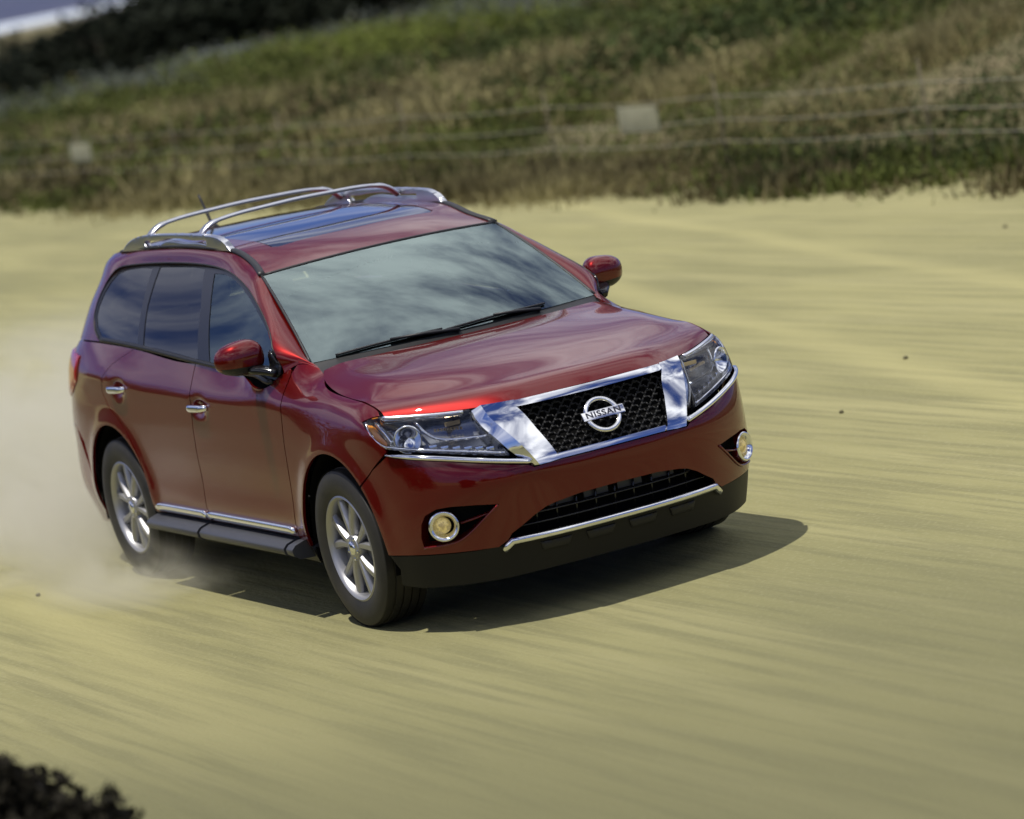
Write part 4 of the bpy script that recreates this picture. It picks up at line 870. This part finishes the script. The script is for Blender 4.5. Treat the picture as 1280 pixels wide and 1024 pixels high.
# two pale wheel tracks curving away from the car
sp = N(t, 'ShaderNodeSeparateXYZ'); t.links.new(geo.outputs['Position'], sp.inputs[0])
wob = N(t, 'ShaderNodeMath', operation='MULTIPLY_ADD'); t.links.new(st1.outputs['Fac'], wob.inputs[0]); wob.inputs[1].default_value = .5; t.links.new(sp.outputs['Y'], wob.inputs[2])
col = c4
for y0, sl, w in ((3.22, -.245, .26), (4.95, -.235, .20), (-1.9, -.12, .35)):
    l = N(t, 'ShaderNodeMath', operation='MULTIPLY_ADD'); t.links.new(sp.outputs['X'], l.inputs[0]); l.inputs[1].default_value = -sl; t.links.new(wob.outputs[0], l.inputs[2])
    d = N(t, 'ShaderNodeMath', operation='SUBTRACT'); t.links.new(l.outputs[0], d.inputs[0]); d.inputs[1].default_value = y0+.25; ab = N(t, 'ShaderNodeMath', operation='ABSOLUTE'); t.links.new(d.outputs[0], ab.inputs[0])
    col = mixc(ramp(ab.outputs[0], 0, w, .45, 0).outputs[0], col, (.365, .338, .160))
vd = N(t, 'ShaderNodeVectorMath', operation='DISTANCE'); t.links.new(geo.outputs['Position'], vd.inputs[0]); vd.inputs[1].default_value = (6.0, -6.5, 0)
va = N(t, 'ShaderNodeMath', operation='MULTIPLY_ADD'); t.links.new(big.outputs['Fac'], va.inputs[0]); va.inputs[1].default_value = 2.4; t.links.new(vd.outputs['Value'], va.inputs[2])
col = mixc(ramp(va.outputs[0], 5.8, 10.6, .82, 0).outputs[0], col, (.118, .116, .062))      # greyer soil, plus foreground darkening painted into the colour
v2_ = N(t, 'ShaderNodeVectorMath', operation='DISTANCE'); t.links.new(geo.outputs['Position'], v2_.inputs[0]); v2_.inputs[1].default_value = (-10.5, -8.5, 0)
col = mixc(ramp(v2_.outputs['Value'], 7.2, 10.3, .85, 0).outputs[0], col, (.105, .100, .056))  # dark ground tone painted out of view to dim the door reflections
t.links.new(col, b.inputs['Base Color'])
ad = N(t, 'ShaderNodeMath', operation='MULTIPLY_ADD'); t.links.new(st2.outputs['Fac'], ad.inputs[0]); ad.inputs[1].default_value = 1.4; t.links.new(grain.outputs['Fac'], ad.inputs[2])
bp = N(t, 'ShaderNodeBump'); bp.inputs['Strength'].default_value = .5; bp.inputs['Distance'].default_value = .018; t.links.new(ad.outputs[0], bp.inputs['Height']); t.links.new(bp.outputs[0], b.inputs['Normal'])
gx = np.concatenate([np.linspace(-260, -45, 24), np.linspace(-42, 30, 120), np.linspace(34, 260, 24)]); gy = np.concatenate([np.linspace(-260, -16, 20), np.linspace(-14, 12, 60)])
def zdirt(x, y): return .015*np.sin(x*.7+y*.5)*np.sin(y*.9-x*.2)*np.clip((np.abs(y)-1.6)/2, 0, 1)*np.clip((14-np.abs(x+6))/6, 0, 1)
GX, GY = np.meshgrid(gx, gy, indexing='ij'); V = np.stack([GX.ravel(), GY.ravel(), zdirt(GX, GY).ravel()], 1); n_ = len(gy)
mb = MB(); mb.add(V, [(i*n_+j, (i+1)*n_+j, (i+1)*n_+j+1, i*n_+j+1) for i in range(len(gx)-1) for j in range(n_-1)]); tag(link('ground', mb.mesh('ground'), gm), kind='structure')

# --- scrub plain: level with the lot, dropping to the shore about 100 m out
def hnoise(x, y): return np.sin(x*.23+y*.31)*np.sin(x*.11-y*.27+1.3)+.5*np.sin(x*.61+y*.47+.6)*np.sin(y*.83-x*.35)
def zscrub(x, y):
    up = np.clip((y-9.2)/3.0, 0, 1); up = up*up*(3-2*up); z = -.06+up*(.16+.10*hnoise(x, y))
    rise = np.clip((x+34)/22, 0, 1)*np.clip((y-11)/7, 0, 1); z = z+rise*.85                       # a low bank on the right
    drop = np.clip((-(x+.12*(y-30))-67)/34, 0, 1); return z-9.3*drop*drop*(3-2*drop)
gx = np.concatenate([np.linspace(-700, -150, 24), np.linspace(-146, 40, 190), np.linspace(44, 260, 16)]); gy = np.concatenate([np.linspace(8.6, 50, 84), np.linspace(53, 420, 40)])
GX, GY = np.meshgrid(gx, gy, indexing='ij'); V = np.stack([GX.ravel(), GY.ravel(), zscrub(GX, GY).ravel()], 1); n_ = len(gy)
sm = mat('scrub_soil', (.15, .125, .070), .95, noise=(.8, (.075, .075, .032), .2), bump=(6, .6, .05), spec=.1)
mb = MB(); mb.add(V, [(i*n_+j, (i+1)*n_+j, (i+1)*n_+j+1, i*n_+j+1) for i in range(len(gx)-1) for j in range(n_-1)]); tag(link('terrain', mb.mesh('terrain'), sm), kind='structure')
low = -9.45
mb = MB(); mb.add([(-760, -900, low+.1), (-690, -900, low+.1), (-690, 1200, low+.1), (-760, 1200, low+.1)], [(0, 1, 2, 3)]); mb.add([(-690, -900, low+.1), (-120, -900, low+.02), (-120, 1200, low+.02), (-690, 1200, low+.1)], [(0, 1, 2, 3)])
tag(link('beach', mb.mesh('beach', False), mat('beach_sand', (.34, .32, .27), .9, noise=(.05, (.24, .24, .20), .2))), kind='structure')
om = bpy.data.materials.new('sea_water'); om.use_nodes = True; t = om.node_tree; b = t.nodes['Principled BSDF']; b.inputs['Roughness'].default_value = .55; b.inputs['Specular IOR Level'].default_value = .25
geo = N(t, 'ShaderNodeNewGeometry'); wv = noise(mapped(8, (.010, .0016, 1)), 1.0, 5, .6, .3)
t.links.new(mixc(ramp(wv.outputs['Fac'], .40, .68).outputs[0], (.024, .031, .074), (.044, .049, .088)), b.inputs['Base Color'])
mb = MB(); mb.add([(-16000, -9000, low), (-745, -9000, low), (-745, 12000, low), (-16000, 12000, low)], [(0, 1, 2, 3)]); tag(link('ocean', mb.mesh('ocean', False), om), kind='structure')
fm = bpy.data.materials.new('surf_foam'); fm.use_nodes = True; t = fm.node_tree; b = t.nodes['Principled BSDF']; b.inputs['Roughness'].default_value = .8
geo = N(t, 'ShaderNodeNewGeometry'); wv = noise(mapped(4, (.03, .004, 1)), 1.0, 5, .6, .6)
t.links.new(mixc(ramp(wv.outputs['Fac'], .36, .56).outputs[0], (.16, .20, .30), (.62, .68, .74)), b.inputs['Base Color'])
ys = np.linspace(-200, 700, 90); e1 = -742+10*np.sin(ys*.03)+6*np.sin(ys*.11); e2 = -845+18*np.sin(ys*.021+1)+9*np.sin(ys*.07)
V = np.concatenate([np.stack([e1, ys, np.full(90, low+.25)], 1), np.stack([e2, ys, np.full(90, low+.06)], 1)]); mb = MB(); mb.add(V, [(i, i+1, 91+i, 90+i) for i in range(89)]); tag(link('surf', mb.mesh('surf', False), fm), kind='structure')

# --- vegetation
rng = np.random.default_rng(11)
def clump(n, rx, rz, size, grass=False, rg=rng):
    """n small faces through a dome: returns verts (n*4,3)"""
    d = rg.normal(size=(n, 3)); d /= np.linalg.norm(d, axis=1)[:, None]; d[:, 2] = np.abs(d[:, 2]); r = rg.uniform(.25, 1, n)**.6
    lump = 1+.28*np.sin(d[:, 0]*5+d[:, 1]*4+rg.uniform(0, 6))
    p = d*(r*lump)[:, None]*[rx, rx, rz]; p[:, 2] += .02
    if grass:
        p[:, 2] = 0; a = rg.normal(size=(n, 3))*.35; a[:, 2] = 1; a /= np.linalg.norm(a, axis=1)[:, None]; a *= (rz*rg.uniform(.5, 1.15, n))[:, None]
        s = np.cross(a, rg.normal(size=(n, 3))); s /= np.linalg.norm(s, axis=1)[:, None]+1e-9; s *= size*.5
        return np.stack([p-s, p+s, p+a+s*.2, p+a-s*.2], 1).reshape(-1, 3)
    a = rg.normal(size=(n, 3)); a[:, 2] += .6; a /= np.linalg.norm(a, axis=1)[:, None]; s = np.cross(a, rg.normal(size=(n, 3))); s /= np.linalg.norm(s, axis=1)[:, None]+1e-9
    L_ = size*rg.uniform(.6, 1.5, n)[:, None]; a = a*L_; s = s*L_*.55
    return np.stack([p-a*.5, p+s*.5, p+a*.5, p-s*.5], 1).reshape(-1, 3)
def quads(V, mi, name, mats):
    n = len(V)//4; me = bpy.data.meshes.new(name); me.vertices.add(len(V)); me.vertices.foreach_set('co', V.ravel().astype(np.float32)); me.loops.add(n*4); me.polygons.add(n)
    me.loops.foreach_set('vertex_index', np.arange(n*4, dtype=np.int32)); me.polygons.foreach_set('loop_start', np.arange(0, n*4, 4, dtype=np.int32)); me.polygons.foreach_set('loop_total', np.full(n, 4, dtype=np.int32))
    for m in mats: me.materials.append(m)
    if mi is not None: me.polygons.foreach_set('material_index', np.asarray(mi, dtype=np.int32))
    me.update(); return me
CX, CY = 15.6, -7.4
PATCH = [(-22.8, 14.4, 1.1, DRY), (-16.8, 12.0, 1.0, DRY), (-18.4, 14.4, 1.0, DRY), (-18.5, 16.2, 1.3, BROWN), (-20, 12.2, 1.2, OLIVE), (-15, 14.2, 1.6, DARKG), (-20.6, 15.2, 1.3, OLIVE), (-24.5, 12.4, 1.5, OLIVE), (-27.7, 16.3, 2.2, DARKG), (-25, 17.5, 2.0, DARKG), (-13.2, 12.6, 1.6, DARKG), (-10.5, 12.5, 2.2, DARKG), (-15.5, 16.2, 2.0, DARKG), (-41.7, 20.5, 3.2, DARKG), (-37.7, 20.3, 3.0, OLIVE), (-60.6, 27.5, 4.0, LIME), (-65, 30.5, 4.0, SAGE), (-62, 29.5, 3.5, SAGE),
    (-56.6, 29.1, 3.0, SAGE), (-33.2, 16.3, 1.8, DRY), (-35.9, 15.5, 2.2, BROWN), (-28.8, 13.4, 1.6, DRY), (-66, 23.5, 6.0, SAGE), (-62, 20.5, 4.0, SAGE), (-61.9, 25, 4.5, LIME), (-44, 16.1, 2.2, DRY), (-48, 18, 3.0, OLIVE), (-29.3, 19.5, 2.4, DARKG), (-23.8, 19.1, 2.0, BROWN), (-54, 20.5, 3.5, OLIVE), (-52, 24, 3.0, LIME), (-33, 21, 2.5, DARKG)]
def species(x, y):
    best = None
    for px, py, r, s in PATCH:
        d = math.hypot((x-px)*.6, y-py)/r
        if d < 1 and (best is None or d < best[0]): best = (d, s)
    h = float(hnoise(np.array(x*1.9), np.array(y*2.3)))+rng.normal()*.35
    if best and rng.random() < .88: return best[1]
    if x > -21: h -= .30
    if y < 10.6: return DRY if h > .30 else (BROWN if h > -.55 else (OLIVE if h > -1.1 else DARKG))
    return BROWN if h > .78 else (DRY if h > .70 else (OLIVE if h > -.42 else DARKG))
allV = []; allM = []; cnt = 0
while cnt < 2300:
    az = R(rng.uniform(141.5, 165)); d = math.sqrt(rng.uniform(24**2, 112**2)); x = CX+d*math.cos(az); y = CY+d*math.sin(az)
    if cnt >= 1750: x = rng.uniform(-46, 2); y = 9.15+1.7*rng.random()**1.3; d = math.hypot(x-CX, y-CY)
    if y < 9.25: continue
    if x+.12*(y-30) < -70: continue
    if d > 60 and rng.random() < .25: continue
    s = species(x, y); near = d < 45; fringe = y < 10.5
    hgt = rng.uniform(.14, .30) if fringe else rng.uniform(.28, .60)*(1.25 if s in (DARKG, OLIVE) else .9)
    rad = rng.uniform(.40, .8)*(1 if near else 1.35); n = 150 if near else 80
    V = clump(n, rad, hgt, .05 if near else .11, grass=(s == DRY or (fringe and rng.random() < .6))) if not (s == DRY) else clump(int(n*1.5), rad, hgt*1.1, .022 if near else .05, grass=True)
    if s == DRY or True: pass
    spread = rng.uniform(-1, 1, (len(V)//4, 2))*rad*.7 if s == DRY else np.zeros((len(V)//4, 2))
    V = V.reshape(-1, 4, 3); V[:, :, :2] += spread[:, None]; V = V.reshape(-1, 3); V += [x, y, float(zscrub(np.array(x), np.array(y)))-.03]
    allV.append(V); m = np.full(len(V)//4, s); m[rng.random(len(m)) < .07] = BROWN; allM.append(m); cnt += 1
# thin dry grass between the shrubs
for k in range(900):
    az = R(rng.uniform(141.5, 165)); d = math.sqrt(rng.uniform(24**2, 80**2)); x = CX+d*math.cos(az); y = CY+d*math.sin(az)
    if y < 9.05: continue
    V = clump(60, .1, rng.uniform(.10, .26), .02 if d < 45 else .04, grass=True).reshape(-1, 4, 3); V[:, :, :2] += rng.normal(0, .28, (60, 1, 2)); V = V.reshape(-1, 3)+[x, y, float(zscrub(np.array(x), np.array(y)))-.02]
    allV.append(V); allM.append(np.full(60, DRY if rng.random() < .18 else (OLIVE if rng.random() < .65 else BROWN)))
V = np.concatenate(allV); tag(link('ground_cover', quads(V, np.concatenate(allM), 'ground_cover', LEAF), None), kind='stuff')

# tall scrub added out of view to darken the reflections in doors and bumper
sideV = []; sideM = []
for k in range(420):
    if k < 300: x = rng.uniform(-48, 4); y = -8.6-4.5*rng.random()
    else: x = rng.uniform(20.5, 27); y = rng.uniform(-16, 30)
    hh = rng.uniform(1.6, 3.4)*(1.0 if k < 300 else .75); V = clump(150, rng.uniform(.9, 1.5), hh, .22)+[x, y, 0]; sideV.append(V); sideM.append(np.full(150, DARKG if rng.random() < .7 else (OLIVE if rng.random() < .6 else BROWN)))
tag(link('scrub', quads(np.concatenate(sideV), np.concatenate(sideM), 'scrub', LEAF), None), kind='stuff')

# --- shrubs one can tell apart
GRP = 'coastal shrubs on the plain behind the wire fence'
LAB = {OLIVE: 'olive green rounded shrub among the scrub behind the wire fence', DARKG: 'dark green dense shrub among the scrub behind the wire fence', DRY: 'pale straw coloured bush on the bank behind the wire fence', BROWN: 'brown twiggy dead looking bush behind the wire fence', SAGE: 'grey green sage bush at the far edge of the scrub plain', LIME: 'bright yellow green bush far back on the scrub plain'}
proto = {}
def shrub(s, x, y, sc, k):
    if s not in proto:
        n = 700; V = clump(n, .9, .62, .075); o = link({DRY: 'dry_bush', BROWN: 'dry_bush', SAGE: 'sage_bush'}.get(s, 'shrub'), quads(V, None, 'shrub', [LEAF[s]]), None); proto[s] = o
    else: o = proto[s].copy(); COL.objects.link(o)
    o.location = (x, y, float(zscrub(np.array(x), np.array(y)))-.05); o.rotation_euler = (0, 0, k*1.7); o.scale = (sc, sc*.9, sc*.9)
    tag(o, LAB[s], 'bush' if s in (DRY, BROWN, SAGE, LIME) else 'shrub', {OLIVE: 'olive shrubs', DARKG: 'dark shrubs', DRY: 'straw coloured bushes', BROWN: 'brown bushes', SAGE: 'sage bushes', LIME: 'yellow green bushes'}[s]+' behind the fence')
k = 0
for px, py, r, s in PATCH:
    for q in range(2 if r < 3 else 3):
        a = k*2.4; x = px+.55*r*math.cos(a)*1.2; y = max(10.7, py+.45*r*math.sin(a)); d = math.hypot(x-CX, y-CY); shrub(s, x, y, (.62 if d < 42 else 1.0)*(.85+.3*((k*37) % 10)/10), k); k += 1

# --- dark trees between the plain and the sea
BARK = mat('bark', (.06, .048, .035), .9)
TREEL = [leafy('conifer_leaves', (.012, .016, .008), .4), leafy('conifer_leaves_pale', (.050, .062, .018), .4)]
def make_tree(seed, mi):
    rg = np.random.default_rng(seed); root = empty('evergreen_tree'); H = 8.6; mb = MB()
    tube(mb, [(0, 0, -.5), (.1, .05, 2.5), (0, .2, 5), (.1, .1, 7.4)], [.34, .28, .18, .06], None, 10, up=(1, 0, 0)); br = []
    for j in range(9):
        a = j*2.4+rg.uniform(-.3, .3); z0 = 2.6+j*.5; ln = rg.uniform(2.0, 3.4)*(1-.05*j); e = np.array([math.cos(a)*ln, math.sin(a)*ln, z0+rg.uniform(.6, 1.5)]); br.append(e)
        tube(mb, [(0, .1, z0), tuple(e*.55+np.array([0, 0, z0*.45])), tuple(e)], [.11, .07, .03], None, 6)
    tk = link('trunk', mb.mesh('trunk'), BARK, root); V = []
    for e in br+[np.array([0, 0, 7.5]), np.array([.8, .4, 6.6]), np.array([-.9, -.2, 6.9])]:
        for q in range(4):
            c = e+rg.normal(0, .55, 3)*[1, 1, .5]; W = clump(70, rg.uniform(.8, 1.35), rg.uniform(.5, .9), .30, rg=rg); W[:, 2] -= .25; V.append(W+c)
    link('crown', quads(np.concatenate(V), None, 'crown', [TREEL[mi]]), None, root); return root
TP = [make_tree(s, 0) for s in (3, 5, 8)]; used = set()
TL = 'dark evergreen tree in the row between the scrub plain and the sea'
rt_ = np.random.default_rng(4); ti = 0
for row, (dist, az0, az1, n) in enumerate(((150, 163.4, 151.5, 15), (172, 163.0, 152.2, 12), (135, 163.6, 158.8, 6))):
    for q in range(n):
        az = R(az0+(az1-az0)*(q+.5)/n+rt_.uniform(-.25, .25)); d = dist+rt_.uniform(-7, 7); src = TP[ti % 3]
        if ti < 3: o = src
        else:
            o = src.copy(); COL.objects.link(o)
            for ch in src.children: c = ch.copy(); COL.objects.link(c); c.parent = o
        x = CX+d*math.cos(az); y = CY+d*math.sin(az); sc = {0: 1.30, 1: 1.30, 2: 1.0}[row]*rt_.uniform(.92, 1.06)
        if row < 2: sc *= np.interp(math.degrees(az), [151, 155, 158, 161, 164], [1.10, 1.06, 1.0, .86, .72])
        o.location = (x, y, max(low, float(zscrub(np.array(x), np.array(y))))-.1); o.scale = (sc*1.15, sc*1.15, sc); o.rotation_euler = (0, 0, ti*1.3); tag(o, TL if row < 2 else 'low dark tree in front of the evergreen row at the left edge', 'tree', 'evergreen trees by the sea' if row < 2 else 'low trees in front of the evergreen row'); ti += 1
# --- a low shed with a pale roof at the foot of the trees
az = R(157.95); d = 128; sx_, sy_ = CX+d*math.cos(az), CY+d*math.sin(az); zb = 3.305-d*math.tan(R(1.86))
root = empty('shed', (sx_, sy_, zb-2.6), az+R(95)); tag(root, 'small shed with a pale flat roof under the dark trees', 'shed')
mb = MB(); box(mb, (0, 0, 1.2), (1.9, 1.6, 2.4)); link('wall', mb.mesh('wall', False), mat('shed_wall', (.10, .10, .095), .8, noise=(4, (.07, .07, .065), .2)), root)
mb = MB(); box(mb, (0, 0, 2.47), (2.2, 1.9, .14), Matrix.Rotation(R(7), 3, 'X')); link('roof', bevel_mesh(mb.mesh('roof', False), .02), mat('shed_roof', (.42, .44, .47), .5, bump=(30, .3, .01)), root)
mb = MB(); box(mb, (.2, -.81, 1.0), (.8, .04, 1.9)); link('door', mb.mesh('door', False), mat('shed_door', (.06, .06, .06), .7), root)

# --- wire fence with posts, and two pale notices on it
POST = mat('weathered_steel', (.11, .10, .06), .8, .1, noise=(8, (.15, .12, .07), .2)); WIRE = mat('fence_wire', (.34, .32, .25), .6, .3)
FY = 10.0; fence = empty('wire_fence', (-20, FY, 0)); tag(fence, 'low wire fence of thin posts and three strands along the scrub edge', 'fence')
fx = np.arange(-62, 8, 3.6)
for x in fx:
    mb = MB(); h = .98; tube(mb, [(x+20, 0, -.15), (x+20+.01*math.sin(x), .0, h)], .012, .016, 6, up=(1, 0, 0)); box(mb, (x+20, .0, h+.01), (.03, .035, .02)); link('post', mb.mesh('post'), POST, fence)
for z in (.37, .58, .81):
    pts = []
    for a, b_ in zip(fx[:-1], fx[1:]):
        for tt in np.linspace(0, 1, 7)[:-1]: pts.append((a+(b_-a)*tt+20, -.028, z-.03*math.sin(math.pi*tt)+.012*math.sin(a*1.7)))
    mb = MB(); tube(mb, pts, .0042, None, 5); link('wire', mb.mesh('wire'), WIRE, fence)
SIGNM = mat('faded_notice', (.36, .35, .24), .8, noise=(9, (.27, .27, .18), .2)); PRINT = mat('faded_print', (.20, .19, .15), .8)
for x, lb in ((-33.05, 'pale rectangular notice on the fence left of the car roof'), (-16.75, 'pale rectangular notice on the fence above the left mirror')):
    sg_ = empty('notice', (x, FY-.045, .62), 0); tag(sg_, lb, 'notice'); mb = MB(); box(mb, (0, 0, 0), (.82, .012, .26)); link('board', bevel_mesh(mb.mesh('board', False), .003), SIGNM, sg_)
    mb = MB()
    for s_ in (-1, 1):
        for zz in (-.10, .10): mb = MB(); lathe(mb, [(.012, -.006), (.010, -.012), (.001, -.013)], (s_*.37, 0, zz), n=8); link('rivet', mb.mesh('rivet'), POST, sg_)

# --- dark shrub at the near edge of the lot, pebbles
NEARL = leafy('near_shrub_leaves', (.014, .012, .007), .4)
root = empty('low_shrub', (5.2, -4.38, 0)); tag(root, 'dark twiggy low shrub at the near left corner of the dirt lot', 'shrub'); rg = np.random.default_rng(21); V = []; mb = MB()
for q in range(150):
    a = rg.uniform(0, 6.28); r_ = rg.uniform(.02, .45); e = np.array([math.cos(a)*r_*1.1, math.sin(a)*r_, rg.uniform(.14, 1.02)*(1-.45*r_)]); tube(mb, [(e[0]*.1, e[1]*.1, 0), tuple(e*[.6, .6, .75]), tuple(e)], [.012, .008, .003], None, 5); V.append(clump(150, .13, .11, .045, rg=rg)+e-[0, 0, .06])
link('twigs', mb.mesh('twigs'), BARK, root); link('leaves', quads(np.concatenate(V), None, 'leaves', [NEARL]), None, root)
PEB = mat('dirt_clod', (.135, .122, .07), .95, bump=(40, .8, .01))
for x, y, r_ in ((-7.3, 7.75, .020), (-3.0, 4.05, .018), (-3.2, -1.45, .016), (-8.9, 1.55, .02), (-1.9, 2.9, .016)):
    V, F = superell((0, 0, r_*.5), (r_, r_*.8, r_*.6), 2.2, 10, 6); V = V*(1+.15*np.sin(V[:, :1]*190)*np.cos(V[:, 1:2]*160)); mb = MB(); mb.add(V, F); o = link('clod', mb.mesh('clod'), PEB); o.location = (x, y, float(zdirt(np.array(x), np.array(y)))); tag(o, 'tiny dark clod lying alone on the pale dirt', 'clod', 'clods scattered on the dirt')

# --- dust thrown up behind the rear wheels
dm = bpy.data.materials.new('dust'); dm.use_nodes = True; t = dm.node_tree; t.nodes.clear()
out = N(t, 'ShaderNodeOutputMaterial'); pv = N(t, 'ShaderNodeVolumePrincipled'); pv.inputs['Color'].default_value = (.93, .90, .76, 1); pv.inputs['Anisotropy'].default_value = .2; t.links.new(pv.outputs[0], out.inputs['Volume'])
geo = N(t, 'ShaderNodeNewGeometry'); nz = noise(mapped(0, (.8, 1.1, 1.3)), 1.5, 5, .62, .7); tot = None
for c, r_, k in (((-5.5, -.5, .25), (2.4, 1.6, .72), 1.3), ((-4.1, -1.1, .16), (1.5, .9, .46), 2.3), ((-2.4, -1.18, .06), (1.2, .55, .28), 2.4), ((-7.6, .2, .35), (2.8, 2.0, .85), 1.0), ((-5.4, -1.6, .10), (1.7, 1.0, .42), 2.4)):
    s_ = N(t, 'ShaderNodeVectorMath', operation='SUBTRACT'); t.links.new(geo.outputs['Position'], s_.inputs[0]); s_.inputs[1].default_value = c
    d_ = N(t, 'ShaderNodeVectorMath', operation='DIVIDE'); t.links.new(s_.outputs[0], d_.inputs[0]); d_.inputs[1].default_value = r_
    l_ = N(t, 'ShaderNodeVectorMath', operation='LENGTH'); t.links.new(d_.outputs[0], l_.inputs[0]); m_ = ramp(l_.outputs['Value'], .15, 1.0, k, 0)
    if tot is None: tot = m_.outputs[0]
    else: a_ = N(t, 'ShaderNodeMath', operation='ADD'); t.links.new(tot, a_.inputs[0]); t.links.new(m_.outputs[0], a_.inputs[1]); tot = a_.outputs[0]
nm = ramp(nz.outputs['Fac'], .42, .60, .08, 1.4); mu = N(t, 'ShaderNodeMath', operation='MULTIPLY'); t.links.new(tot, mu.inputs[0]); t.links.new(nm.outputs[0], mu.inputs[1])
m2 = N(t, 'ShaderNodeMath', operation='MULTIPLY'); t.links.new(mu.outputs[0], m2.inputs[0]); m2.inputs[1].default_value = .85; t.links.new(m2.outputs[0], pv.inputs['Density'])
mb = MB(); box(mb, (-6.1, .2, .90), (10.4, 5.6, 1.76)); tag(link('dust_cloud', mb.mesh('dust_cloud', False), dm), kind='stuff')
scene.cycles.volume_max_steps = 128; scene.cycles.volume_step_rate = 2.0
